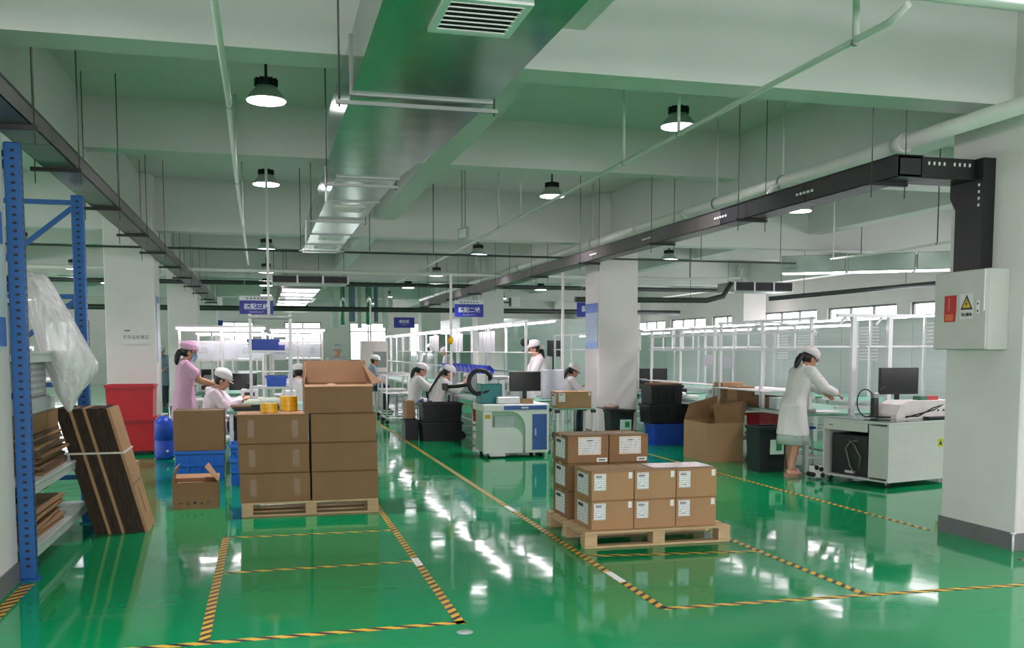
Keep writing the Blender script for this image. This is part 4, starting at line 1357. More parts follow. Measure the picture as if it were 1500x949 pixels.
# big open carton with crumpled top
bg, w, d, h = open_carton('open_carton', 'big open carton with crumpled flaps in front of the packing bench', 5.68, 6.20, 11.62, 12.38, 0, .52, m=M_card)
flap(bg, (w, -d, h), (w, d, h), (w + .03, d, h + .30), (w + .03, -d, h + .28), m=M_card2)
flap(bg, (-w, d, h), (w, d, h), (w, d + .03, h + .33), (-w + .1, d + .05, h + .22), m=M_card2)
flap(bg, (w, -d, h), (-w + .10, -d, h), (-w + .06, -d - .02, h + .25), (w, -d + .03, h + .29), m=M_card2)
for k in range(5):
    MB().add([(-w + .02 * k, -d - .005, h + .02 + .05 * k), (-w + .05 + .03 * k, -d - .03, h + .05 + .06 * k), (-w + .08 + .02 * k, -d + .02, h + .02 + .07 * k), (-w + .03, -d + .03, h + .0 + .05 * k)], [(0, 1, 2, 3)]).build('torn_edge', M_card2, bg)
MB().box(-.0015, .0015, -d - .001, -d, 0.01, h).build('seam', M_cedge, bg)
for i, (y, wd, hh) in enumerate(((12.75, .34, .30), (12.3, .28, .26))):
    carton('small carton on the packing bench behind the big open carton, %s' % ('taller one', 'shorter one')[i], 6.45, 6.45 + wd, y, y + .3, .72 if y < 12.6 else .955 if False else .72, (.72) + hh)
wb = MB()
for k in range(5):
    wb.ell((R.uniform(-.12, .12), R.uniform(-.1, .1), .06), (.1, .09, .06), 10, 6)
tag(wb.build('white_bag', mat('white_film', (232, 234, 234), .3, var=.03, bump=.4, bscale=16), None, (6.55, 13.25, .72)), 'white plastic bag on the packing bench beside small cartons', 'bag')
for i, (x, y, w_, d_, h_) in enumerate(((6.5, 14.2, .4, .3, .05), (6.6, 14.9, .4, .3, .07), (6.6, 16.6, .4, .3, .06))):
    o = MB().box(-w_ / 2, w_ / 2, -d_ / 2, d_ / 2, 0, h_, c=.01).build('white_tray', M_white, None, (x, y, .72))
    tag(o, 'low white parts tray on the packing bench, %s' % ('next to the white bag', 'beside the blue topped stool', 'by the far monitor')[i], 'tray')
monitor('black monitor on the packing bench in front of the blue-clad worker', 6.72, 16.05, .72, .60, .36, lift=.08)
bt = thing('white_bottle', 'small white bottle on the bench beside the far monitor', 'bottle', (6.56, 15.98, .72))
MB().lathe([(.03, 0), (.035, .01), (.035, .10), (.02, .12)], 14).build('body', M_white, bt)
MB().lathe([(.02, .12), (.02, .15), (.014, .155)], 12).build('cap', M_white, bt)
tb = MB().box(-.22, .22, -.05, .05, 0, .07, c=.01).build('black_tray', M_black, None, (7.2, 16.1, .72))
tag(tb, 'long black tray beside the far monitor on the packing bench', 'tray')
dbx = thing('parts_box', 'brown box with white cups under the raised shelf of the near bench', 'parts box', (6.62, 11.75, .722))
MB().box(-.14, .14, -.35, .3, 0, .15, c=.005).build('box', M_card2, dbx)
cp = MB().box(-.1, .12, -.1, .1, 0, .16, c=.008).build('clear_box', mat('clear_plastic', (206, 214, 214), .15), None, (6.50, 11.22, .722))
tag(cp, 'clear plastic parts box on the near packing bench', 'parts box')
bd2 = MB().box(-.22, .22, -.15, .15, 0, .012, c=.003).build('work_board', M_white, None, (6.72, 10.62, .94))
bd2.location.z = .722
tag(bd2, 'thin white board being handled by the standing woman', 'board')

# --- poster on the middle column, notice on the left column
M_poster = lines_mat('poster_print', (186, 206, 224), (136, 148, 172), 2.0, 150, thresh=.42)
po = thing('column_poster', 'blue and white rules poster on the side of the white column', 'poster', (5.395, 15.52, 0))
MB().box(-.006, 0, -.31, .31, 1.52, 2.28).build('sheet', M_poster, po)
MB().box(-.008, -.006, -.31, .31, 2.12, 2.28).build('header', mat('poster_blue', (64, 110, 190), .4), po)
MB().box(-.008, -.006, -.31, .31, 1.52, 1.63).build('footer', mat('poster_blue2', (110, 160, 220), .4), po)
no = thing('column_notice', 'white notice with dark characters on the white column above the red bins', 'notice', (-1.86, 15.19, 1.70))
MB().box(-.20, .20, -.004, 0, -.12, .12).build('sheet', M_wall, no)
text_part('lettering', '不良品放置区', .062, M_gprint, no, TM((0, -.005, -.02), rx=PI / 2), bold=.001)
MB().box(-.16, -.08, -.0055, -.004, .07, .09).build('emblem', mat('green_emblem', (110, 140, 80), .5), no)
sp_ = thing('column_poster', 'blue and white poster edge on the near column behind the blue rack', 'poster', (-1.575, 6.30, 0))
MB().box(0, .006, -.3, .3, 1.50, 2.35).build('sheet', mat('poster_pale', (196, 210, 220), .5), sp_)
MB().box(.006, .008, -.3, .3, 1.52, 1.70).build('footer', mat('poster_blue', (64, 110, 190), .4), sp_)
MB().box(.006, .008, -.3, .3, 2.15, 2.35).build('header', mat('poster_blue', (64, 110, 190), .4), sp_)
sd = thing('column_poster', 'narrow blue and white poster on the aisle side of the column by the red bins', 'poster', (-1.575, 15.5, 0))
MB().box(0, .006, -.2, .2, 1.3, 2.3).build('sheet', mat('poster_pale', (196, 210, 220), .5), sd)
MB().box(.006, .008, -.2, .2, 2.2, 2.3).build('header', mat('poster_blue', (64, 110, 190), .4), sd)

# ------------------------------------------------------------------ laser marking machine
M_mw = mat('machine_white', (222, 228, 218), 0.4, var=0.03)
M_mg = mat('machine_green', (150, 190, 158), 0.4, var=0.03)
M_mb = mat('machine_blue', (24, 84, 156), 0.35, var=0.05)
lm = thing('laser_marking_machine', 'white and green laser marking machine with blue door and drawer', 'machine', (2.90, 12.86, 0))
Q = TM(rx=PI / 2)


def fr(poly, y0, y1):
    """outline in x,z pushed from depth y0 to y1"""
    return MB().prism(poly, -y1, -y0, TM(rx=PI / 2))


MB().box(.04, .93, .06, .70, .05, .64, c=.008).build('cabinet', M_mg, lm)
MB().box(.0, .95, .0, .72, .64, .74, c=.01).build('top_housing', M_mw, lm)
arc = [(.66 - .22 * (1 - math.cos(a)), .64 - .0 - .22 * (1 - math.sin(a)) + 0) for a in [k * PI / 2 / 8 for k in range(9)]]
fr([(.60, .06), (.94, .06), (.94, .64), (.38, .64)] + [(.38 + .22 * math.cos(a), .40 + .24 * math.sin(a)) for a in [PI / 2 - k * PI / 16 for k in range(1, 9)]], 0.0, .07).build('pedestal', M_mw, lm)
cvx = [(.0, .06)] + [(.56, .06)] + [(.56 - .16 * (1 - math.cos(a)), .26 + .16 * math.sin(a)) for a in [k * PI / 2 / 8 for k in range(9)]] + [(0, .42)]
fr(cvx, .0, .07).build('lower_cover', M_mw, lm)
fr([(0, .42), (.12, .42), (.12, .64), (0, .64)], .0, .07).build('side_cover', M_mw, lm)
wn_ = MB().box(.16, .46, .035, .06, .33, .585, c=.004).build('window_frame', M_grey, lm)
MB().box(.175, .445, .032, .036, .345, .57).build('window_pane', mat('grey_pane', (150, 172, 166), .1), wn_)
dr_ = MB().box(.29, .91, -.010, 0, .662, .722, c=.004).build('drawer', M_mb, lm)
MB().box(.54, .64, -.014, -.01, .682, .702).build('name_plate', M_white, dr_)
do = MB().box(.70, .91, -.012, 0, .10, .60, c=.004).build('door', M_mb, lm)
MB().box(.735, .752, -.026, -.012, .30, .40, c=.004).build('handle', M_alu, do)
ct = MB().box(.02, .10, -.004, 0, .545, .60).build('warning_sticker', mat('amber_sticker', (200, 160, 40), .5), lm)
MB().box(.02, .09, -.004, 0, .44, .50).build('socket_plate', M_white, lm)
MB().box(.02, .09, -.004, 0, .36, .42).build('socket_plate', M_white, lm)
for x in (.1, .85):
    for y in (.12, .6):
        MB().tube([(x - .02, y, .028), (x + .02, y, .028)], .028, 12).build('caster', M_black, lm)
MB().box(.08, .30, -.06, .04, .02, .06, c=.01).build('foot_step', M_white, lm)
# teal laser head with column
MB().box(.02, .33, .25, .60, .74, 1.02, c=.012).build('laser_box', M_teal, lm)
MB().box(.30, .38, .30, .45, .74, 1.12, c=.008).build('column', M_alu, lm)
MB().box(.18, .40, .22, .48, 1.08, 1.13, c=.008).build('laser_arm', M_grey, lm)
monitor('black monitor on top of the laser marking machine', 3.56, 13.10, .741, .46, .28, lift=.17)
ins = MB().box(-.16, .16, -.06, .06, 0, .10, c=.01).build('control_box', M_alu, None, (3.28, 12.98, .741))
tag(ins, 'small grey control box on the laser marking machine', 'control box')
carton('tiny carton on the laser marking machine beneath the monitor', 3.47, 3.63, 12.93, 13.02, .741, .81)
hs = thing('flexible_hose', 'thick black flexible hose looping beside the laser marking machine', 'hose', (2.93, 13.15, .80))
pts = [(-.42, .25, .17), (-.30, .2, .20), (-.18, .12, .20)] + [(.0 + .17 * math.cos(a), .0, .22 + .19 * math.sin(a)) for a in [PI * 1.02 - k * (2 * PI * .80) / 22 for k in range(8, 23)]]
pts = [(.16 + .0, .16, .28), (.155, .05, .34)] + [(-.01 + .165 * math.cos(a), 0, .24 + .17 * math.sin(a)) for a in [.4 + k * (PI * 1.28) / 18 for k in range(19)]] + [(.06, -.02, .105), (.18, .0, .16), (.32, .05, .22)]
MB().tube(pts, .03, 10).build('hose', M_black, hs)
MB().tube([(-.45, .3, .17), (-.30, .2, .18), (-.17, .02, .21)], .026, 10).build('hose_branch', M_black, hs)
MB().box(-.50, -.42, .26, .34, .12, .22, c=.01).build('nozzle', M_black, hs)

# side cart with carton
sc_ = thing('side_cart', 'small white cart with lower shelf carrying a labelled carton', 'cart', (4.28, 13.2, 0))
MB().box(-.29, .29, -.22, .22, .64, .66, c=.004).build('top_shelf', M_green_tbl, sc_)
MB().box(-.27, .27, -.2, .2, .20, .22).build('lower_shelf', M_white, sc_)
for sx in (-1, 1):
    for sy in (-1, 1):
        MB().bar((sx * .27, sy * .2, .03), (sx * .27, sy * .2, .64), .035).build('leg', M_white, sc_)
        MB().box(sx * .27 - .03, sx * .27 + .03, sy * .2 - .03, sy * .2 + .03, .60, .64).build('corner_cap', M_black, sc_)
        MB().tube([(sx * .27, sy * .2 - .012, .02), (sx * .27, sy * .2 + .012, .02)], .02, 10).build('caster', M_black, sc_)
carton('brown carton with shipping label on the small white cart', 4.02, 4.53, 13.03, 13.38, .661, .90, front='ship', left=True)
carton('flat carton on the lower shelf of the small white cart', 4.04, 4.50, 13.05, 13.36, .221, .29, m=M_card2)

# black crates in the aisle behind the seated women
for k in range(2):
    crate('plastic_crate', 'black folding crate on the aisle floor, %s of the pair' % ('lower', 'upper')[k], 'crate', 2.46, 3.12, 15.42, 15.9, .315 * k, .31, M_black)
crate('plastic_crate', 'smaller black crate on the aisle floor beside the black pair', 'crate', 2.22, 2.45, 15.75, 16.2, 0, .33, M_black)
carton('narrow carton standing beside the black folding crates', 2.32, 2.46, 16.3, 16.7, .0, .62)

# --- middle assembly line
MID = [(13.75, 16.35), (16.4, 19.0), (19.05, 21.65), (21.7, 24.3), (24.35, 27.0), (27.05, 29.7), (29.75, 32.4)]
MIDL = ['next to the laser marking machine', 'where the two seated women work', 'past the seated women', 'under the line two sign', 'beyond the line two sign', 'far down the middle line', 'last of the middle line']
for i, (a, b_) in enumerate(MID):
    bench('assembly bench with light bar and document shelf, %s' % MIDL[i], 3.15, 4.35, a, b_, top=.74, ph=1.94, px=.02, posts=3, shelves=(1.46,) if i < 5 else (), rails=(1.15,), led=[(-.22, 1.88, -1.25, 1.25), (.45, 1.92, -1.25, 1.25)])
M_clearbin = mat('blue_bin_plastic', (70, 90, 220), 0.35)


def parts_bin(label, x, y, z, m, group):
    t = thing('parts_bin', label, 'parts bin', (x, y, z), 0, group)
    MB().add([(-.11, -.15, 0), (.11, -.15, 0), (.11, .15, 0), (-.11, .15, 0), (-.12, -.17, .06), (.12, -.17, .06), (.12, .16, .13), (-.12, .16, .13)], [(3, 2, 1, 0), (0, 1, 5, 4), (1, 2, 6, 5), (2, 3, 7, 6), (3, 0, 4, 7)]).build('tub', m, t)
    MB().box(-.04, .04, -.175, -.16, .02, .05).build('label', M_paper, t)


shf = thing('bin_shelf', 'long slanted shelf of small parts bins over the seated women', 'shelf', (3.57, 17.4, 0))
MB().box(-.14, .14, -1.9, 1.9, 1.085, 1.10).build('shelf_board', M_alu, shf)
for y in (-1.8, 0, 1.8):
    MB().bar((.1, y, .74), (.1, y, 1.085), .03).build('post', M_alu, shf)
for k in range(10):
    y = 15.7 + k * .36
    parts_bin('small red parts bin in the row of blue bins' if k == 8 else 'small blue parts bin on the shelf over the seated women', 3.57, y, 1.10, M_red if k == 8 else M_clearbin, None if k == 8 else 'blue parts bins')
crate('plastic_bin', 'orange red bin hanging under the first assembly bench', 'bin', 3.2, 3.5, 14.6, 15.0, .36, .26, mat('orange_red', (214, 60, 36), .4), ribs=False)
for i, (x, y, h_, w_) in enumerate(((3.5, 16.6, .34, .2), (3.45, 18.0, .32, .22), (3.9, 15.0, .25, .3), (3.8, 14.2, .14, .4), (4.05, 16.0, .30, .3))):
    t = thing('test_instrument', ('tall white test box in front of the nearer seated woman', 'tall white test box in front of the farther seated woman', 'white test box behind the teal laser box', 'low white test box at the end of the first bench', 'white test box in front of the standing man')[i], 'instrument', (x, y, .742))
    MB().box(-w_ / 2, w_ / 2, -.14, .14, 0, h_, c=.02).build('housing', M_white, t)
    MB().box(-w_ / 2 - .002, -w_ / 2, -.10, .10, h_ * .45, h_ * .85).build('panel', M_grey, t)
mc = MB().box(-.17, .17, -.03, .03, 0, .45, c=.008).build('tool_panel', mat('lilac_board', (206, 200, 214), .5), None, (4.28, 14.15, .742))
tag(mc, 'pale lilac panel standing at the end of the first assembly bench', 'panel')
fan = thing('desk_fan', 'small black desk fan on the assembly bench shelf', 'fan', (4.15, 15.3, 1.47))
MB().lathe([(.05, 0), (.05, .01), (.012, .02), (.012, .10)], 12).build('base', M_black, fan)
MB().lathe([(.07, -.02), (.075, 0), (.07, .02)], 14, TM((0, 0, .15), rx=PI / 2)).build('cage', M_black, fan)
for k in range(5):
    MB().box(-.012, .012, 0, .06, -.003, .003, TM((0, 0, .15), rx=PI / 2) @ TM(rz=k * 2 * PI / 5)).build('blade', M_grey, fan)
# document sheets clipped on the bench shelves
for i in range(3):
    for k in range(4):
        o = MB().box(-.004, 0, -.13, .13, 0, .33).build('document_sheet', mat('document_white', (236, 236, 240), .5), None, (3.61, 15.3 + i * 2.6 + k * .31, 1.47))
        tag(o, 'white document sheet clipped along the assembly bench shelf', 'document', 'document sheets on the assembly shelves')
# hanging balancer pole with yellow reel
for i, (x, y) in enumerate(((3.12, 16.38), (2.75, 26.0), (4.9, 15.6))):
    t = thing('service_pole', ('white service pole with yellow reel over the seated women', 'white service pole with yellow reel far along the aisle', 'white service pole behind the standing man')[i], 'pole', (x, y, 0))
    MB().bar((0, 0, .0), (0, 0, 2.8), .04).build('pole', M_white, t)
    if i < 2:
        MB().ell((-.02, -.03, 1.66), (.06, .06, .07), 12, 8).build('reel', M_ytape, t)
# trolley of white tube
for i, (x, y) in enumerate(((2.62, 19.6), (2.72, 21.2))):
    t = thing('tube_trolley', ('white tube trolley on casters near the aisle tape', 'white tube trolley on casters farther along the aisle')[i], 'trolley', (x, y, 0))
    for sx in (-1, 1):
        for sy in (-1, 1):
            MB().tube([(sx * .28, sy * .4, .08), (sx * .28, sy * .4, 1.0)], .016, 8).build('upright_tube', M_white, t)
            MB().tube([(sx * .28, sy * .4 - .012, .04), (sx * .28, sy * .4 + .012, .04)], .04, 12).build('caster', M_black, t)
    for z in (.12, .62, .98):
        for sy in (-1, 1):
            MB().tube([(-.28, sy * .4, z), (.28, sy * .4, z)], .014, 8).build('cross_tube', M_white, t)
        for sx in (-1, 1):
            MB().tube([(sx * .28, -.4, z), (sx * .28, .4, z)], .014, 8).build('cross_tube', M_white, t)
    MB().box(-.28, .28, -.4, .4, .985, 1.0).build('tray', M_grey, t)
    MB().box(-.28, .28, -.4, .4, .62, .635).build('tray', M_white, t)
stool('blue topped stool of the farther seated woman', 2.62, 17.75, M_blue)
stool('blue topped stool of the nearer seated woman', 2.80, 16.45, M_blue)
# ------------------------------------------------------------------ left assembly line
bench('assembly table behind the tall pallet where the seated woman works', -.46, .62, 11.75, 13.9, top=.77, ph=0)
for i in range(3):
    o = MB().box(-.12, .12, -.16, .16, 0, .02, c=.004).build('circuit_board', (M_card2, M_dark, M_black)[i] if i else M_card2, None, (-.30 + .02 * i, 11.98, .772 + .0205 * (2 - i)))
    tag(o, 'flat board in the small pile on the assembly table, %s' % ('brown top one', 'grey middle one', 'black bottom one')[i], 'board')
pb = MB()
for k in range(6):
    pb.ell((-.16 + .065 * k, R.uniform(-.03, .03), .06 + R.uniform(-.01, .02)), (.11, .12, .065), 12, 8)
tag(pb.build('foam_bag', mat('pale_green_film', (214, 224, 200), .5, var=.05, bump=.3, bscale=14), None, (-.02, 12.3, .772)), 'pale green padded bag lying on the assembly table', 'bag')
o = MB().box(-.16, .16, -.05, .05, 0, .07, c=.006).build('black_tray', M_black, None, (-.02, 11.88, .772)); tag(o, 'low black tray on the assembly table behind the yellow tape rolls', 'tray')

rs = thing('bin_rack', 'aluminium rack with blue bins over the assembly table', 'rack', (.05, 13.0, 0))
for x in (-.24, .27):
    for y in (-.18, .18):
        MB().bar((x, y, .772), (x, y, 1.96), .035).build('post', M_alu, rs)
for z in (1.02, 1.49, 1.93):
    MB().box(-.26, .29, -.2, .2, z - .03, z, c=.003).build('shelf', M_alu if z < 1.9 else M_grey, rs)
MB().bar((-.0, 0, 1.96), (0, 0, ZC), .035).build('service_pole', M_white, rs)
crate('parts_crate', 'blue parts crate on the upper shelf of the aluminium bin rack', 'crate', -.22, .17, 12.88, 13.14, 1.492, .145, M_blue)
crate('parts_crate', 'blue parts crate with red and dark parts on the lower rack shelf', 'crate', .0, .26, 12.84, 13.14, 1.022, .14, mat('mid_blue', (50, 104, 214), .4))
for i, (x, m) in enumerate(((.06, M_red), (.13, mat('orange_red', (214, 60, 36), .4)), (.19, M_red))):
    o = MB().lathe([(.025, 0), (.025, .11), (.012, .13)], 12).build('spray_bottle', m, None, (x, 12.95, 1.036)); tag(o, 'small red bottle in the lower blue parts crate', 'bottle', 'red bottles in the lower crate')


def notice_station(label, x0, x1, y, z0=.75):
    t = thing('notice_station', label, 'workstation', ((x0 + x1) / 2, y, 0))
    w = (x1 - x0) / 2
    for x in (-w, 0, w):
        MB().bar((x, 0, 0), (x, 0, 1.80), .035).build('post', M_white, t)
    for z in (1.62, 1.34, 1.80):
        MB().bar((-w, 0, z), (w, 0, z), .03).build('rail', M_white, t)
    for x in (-w + .03, .03):
        MB().box(x, x + w - .06, -.02, -.01, 1.36, 1.60).build('notice_board', mat('board_white', (232, 234, 240), .4), t)
        MB().box(x + w * .45, x + w * .62, -.024, -.02, 1.44, 1.54).build('print', lines_mat('notice_print', (226, 228, 232), (120, 124, 140), 1, 80), t)
    MB().box(-w + .04, -w + .2, -.025, -.02, 1.44, 1.58).build('blue_card', mat('card_blue', (70, 84, 180), .4), t)
    MB().box(-w - .05, w + .05, -.15, .05, 1.84, 1.87).build('light_housing', M_white, t)
    MB().box(-w - .04, w + .04, -.11, -.01, 1.815, 1.84).build('light_bar', M_led, t)
    MB().box(-w, w, -.5, .1, z0 - .03, z0, c=.004).build('worktop', M_white, t)
    for x in (-w + .04, w - .04):
        MB().bar((x, -.45, 0), (x, -.45, z0 - .03), .04).build('leg', M_white, t)
    return t


notice_station('workstation with white notice boards and light bar behind the pink-clad worker', -1.28, -.04, 15.6)
notice_station('workstation with notice boards and light bar beyond the bin rack', .12, .95, 16.9)
notice_station('workstation with notice boards and light bar far along the left line', -1.35, .0, 16.9 + 4.1)
notice_station('workstation with notice boards and light bar below the line three sign', .1, .95, 22.0)
notice_station('workstation with notice boards last on the left line', -1.4, .8, 34.8)
for i in range(4):
    bench('plain assembly bench on the left line, %s' % ('behind the notice boards', 'past the second notice boards', 'near the far window sign', 'last before the far wall')[i], -1.5, -.3, 17.3 + 4.3 * i, 20.2 + 4.3 * i, top=.74, ph=1.8, posts=3, shelves=(1.3,), rails=())
for i, (x, y, z, w_, h_) in enumerate(((-.75, 15.3, .752, .3, .3), (-.25, 15.3, .752, .26, .24), (.5, 16.5, .752, .3, .28), (-1.0, 18.0, .742, .4, .3), (.35, 14.6, .0, .4, .9))):
    t = thing('test_instrument', ('white microscope-like tester in front of the seated woman', 'white tester beside the bin rack', 'white tester on the second notice workstation', 'grey tester on the plain left bench', 'tall white cabinet behind the bin rack')[i], 'instrument', (x, y, z))
    MB().box(-w_ / 2, w_ / 2, -.12, .12, 0, h_ * .6, c=.015).build('base', M_white, t)
    MB().box(-w_ * .2, w_ * .2, -.1, .1, h_ * .6, h_, c=.015).build('head', (M_white, M_black, M_white, M_grey, M_white)[i], t)
    MB().box(-w_ * .3, w_ * .3, -.122, -.12, h_ * .15, h_ * .4).build('panel', M_dark, t)
for i, (x, y, z) in enumerate(((-.35, 15.45, .752), (.6, 16.75, .752), (-1.0, 19.3, .742))):
    monitor(('black monitor under the white notice boards', 'black monitor on the second notice workstation', 'black monitor on the plain left bench')[i], x, y, z, .42, .26)

# far end fittings
M_beige = mat('beige_cabinet', (206, 196, 188), 0.45)
t = thing('control_cabinet', 'beige control cabinet with grey screen far along the aisle', 'cabinet', (2.72, 25.0, 0))
MB().box(-.33, .33, -.3, .3, 0, 1.72, c=.01).build('body', M_beige, t)
MB().box(-.05, .29, -.31, -.3, 1.05, 1.45).build('screen', mat('grey_screen', (110, 124, 120), .2), t)
for i in range(7):
    x = 2.2 + i * .27
    o = MB().tube([(0, 0, 0), (0, 0, ZC - 2.2 - (.1 * (i % 3)))], .07 if i % 2 else .10, 12).build('exhaust_pipe', (M_pvc, M_galv, mat('blue_grey_duct', (110, 130, 150), .4))[i % 3], None, (x, 31.5 + .3 * (i % 2), 2.2 + .1 * (i % 3)))
    tag(o, 'vertical exhaust pipe in the cluster hanging far down the hall', 'exhaust pipe', 'exhaust pipes hanging far down the hall')
t = thing('green_board_partition', 'dark grey green partition board with warning stickers far down the middle', 'partition', (5.7, 30.0, 0))
MB().box(-.85, .85, 0, .05, 0.03, 1.98).build('board', M_dgreen, t)
MB().box(-.85, .85, -.01, .06, 0, .03).build('foot', M_grey, t)
MB().box(-.6, -.35, -.004, 0, 1.6, 1.9).build('orange_sticker', mat('orange_sticker', (190, 110, 50), .5), t)
text_part('lettering', 'A', .3, mat('blue_ink', (50, 60, 110), .5), t, TM((-.08, -.004, 1.74), rx=PI / 2), bold=.006)
t = thing('wall_speaker', 'white box speaker fixed to the far column by a bracket', 'speaker', (6.45, 24.8, 2.62))
MB().box(-.12, .12, -.12, .12, 0, .28, c=.01).build('housing', M_white, t)
MB().box(-.36, -.12, -.02, .02, .11, .15).build('bracket', M_dark, t)
MB().box(-.14, -.12, -.1, .1, .03, .25).build('grille', M_dark, t)
for i in range(2):
    t = thing('blue_curtain', ('blue curtain beside the far window, wider one', 'blue curtain beside the far window, narrower one')[i], 'curtain', (-2.35 + .38 * i, 44.7, 1.2))
    pts = [(-.15 + .03 * k, .03 * (k % 2)) for k in range(11)]
    MB().prism(pts + [(x, y + .02) for x, y in reversed(pts)], 0, 1.6).build('cloth', mat('curtain_blue', (60, 90, 150), .8), t)
    MB().tube([(-.2, 0, 1.62), (.2, 0, 1.62)], .015, 8).build('rod', M_alu, t)
for i in range(4):
    o = MB().box(0, .35, 0, .02, 0, .5).build('wall_frame', mat('frame_pale', (176, 196, 186), .5), None, (7.2 + .5 * i, 32.95, 1.95)); tag(o, 'small pale framed notice in the row on the far office partition', 'notice', 'framed notices on the office partition')
t = monitor('black screen on a tall stand far behind the standing man', 7.3, 24.0, 0, .36, .42, lift=1.32)
# silver tables on the far left behind the rack
for i in range(3):
    bench('grey bench on the far side of the column by the red bins, %s' % ('first', 'second', 'third')[i], -6.5, -4.9, 15.5 + 4.0 * i, 18.6 + 4.0 * i, top=.8, ph=1.6, posts=3, shelves=(1.2,), led=[(0, 1.55, -1.4, 1.4)], m_top=M_white)
# ------------------------------------------------------------------ people
def voxel_mesh(mb, name, m, size, smooth=3, fac=.5):
    """one continuous skin over the overlapping shapes"""
    me = mb.mesh(name, m)
    o = bpy.data.objects.new(name, me)
    COL.objects.link(o)
    r = o.modifiers.new('r', 'REMESH'); r.mode = 'VOXEL'; r.voxel_size = size; r.use_smooth_shade = True
    if smooth:
        s = o.modifiers.new('s', 'SMOOTH'); s.iterations = smooth; s.factor = fac
    dg = bpy.context.evaluated_depsgraph_get()
    out = bpy.data.meshes.new_from_object(o.evaluated_get(dg))
    bpy.data.objects.remove(o)
    bpy.data.meshes.remove(me)
    out.materials.clear()
    out.materials.append(m)
    for p in out.polygons:
        p.use_smooth = True
    return out


def link(name, me, parent):
    o = bpy.data.objects.new(name, me)
    COL.objects.link(o)
    o.parent = parent
    return o


def ik(S_, T, l1, l2, bend):
    S_, T = Vector(S_), Vector(T)
    d = T - S_
    L = min(d.length, (l1 + l2) * .995)
    u = d.normalized()
    T = S_ + u * L
    a = (l1 * l1 - l2 * l2 + L * L) / (2 * L)
    hgt = math.sqrt(max(l1 * l1 - a * a, 0))
    b = Vector(bend)
    b = (b - u * b.dot(u)).normalized()
    return S_ + u * a + b * hgt, T


def hand(mb, wrist, dirv, palm_n, side, curl=.5, s=1.0):
    """palm and five separate bent fingers"""
    d = Vector(dirv).normalized()
    n = Vector(palm_n); n = (n - d * n.dot(d)).normalized()
    t = d.cross(n) * side
    w = Vector(wrist)
    mb.tube([w - d * .01, w + d * .02, w + d * .05 * s, w + d * .085 * s], [(.018, .024), (.015, .030), (.014, .038), (.012, .036)], 10, ref=n)
    for k in range(4):
        base = w + d * (.080 * s) + t * ((k - 1.5) * .0195)
        L = (.066, .074, .070, .056)[k] * s
        c1 = curl * .5
        p1 = base + (d * math.cos(c1) + n * math.sin(c1)) * L * .42
        c2 = curl * 1.1
        p2 = p1 + (d * math.cos(c2) + n * math.sin(c2)) * L * .32
        c3 = curl * 1.6
        p3 = p2 + (d * math.cos(c3) + n * math.sin(c3)) * L * .26
        mb.tube([base - d * .012, base, p1, p2, p3], [.009, .0092, .0086, .008, .0065], 8)
    tb = w + d * .025 * s - t * .026
    q1 = tb + (d * .6 - t * .7 + n * .25).normalized() * .034 * s
    q2 = q1 + (d * .9 - t * .25 + n * .3).normalized() * .028 * s
    mb.tube([tb + t * .01, tb, q1, q2], [.011, .011, .0098, .0075], 8)


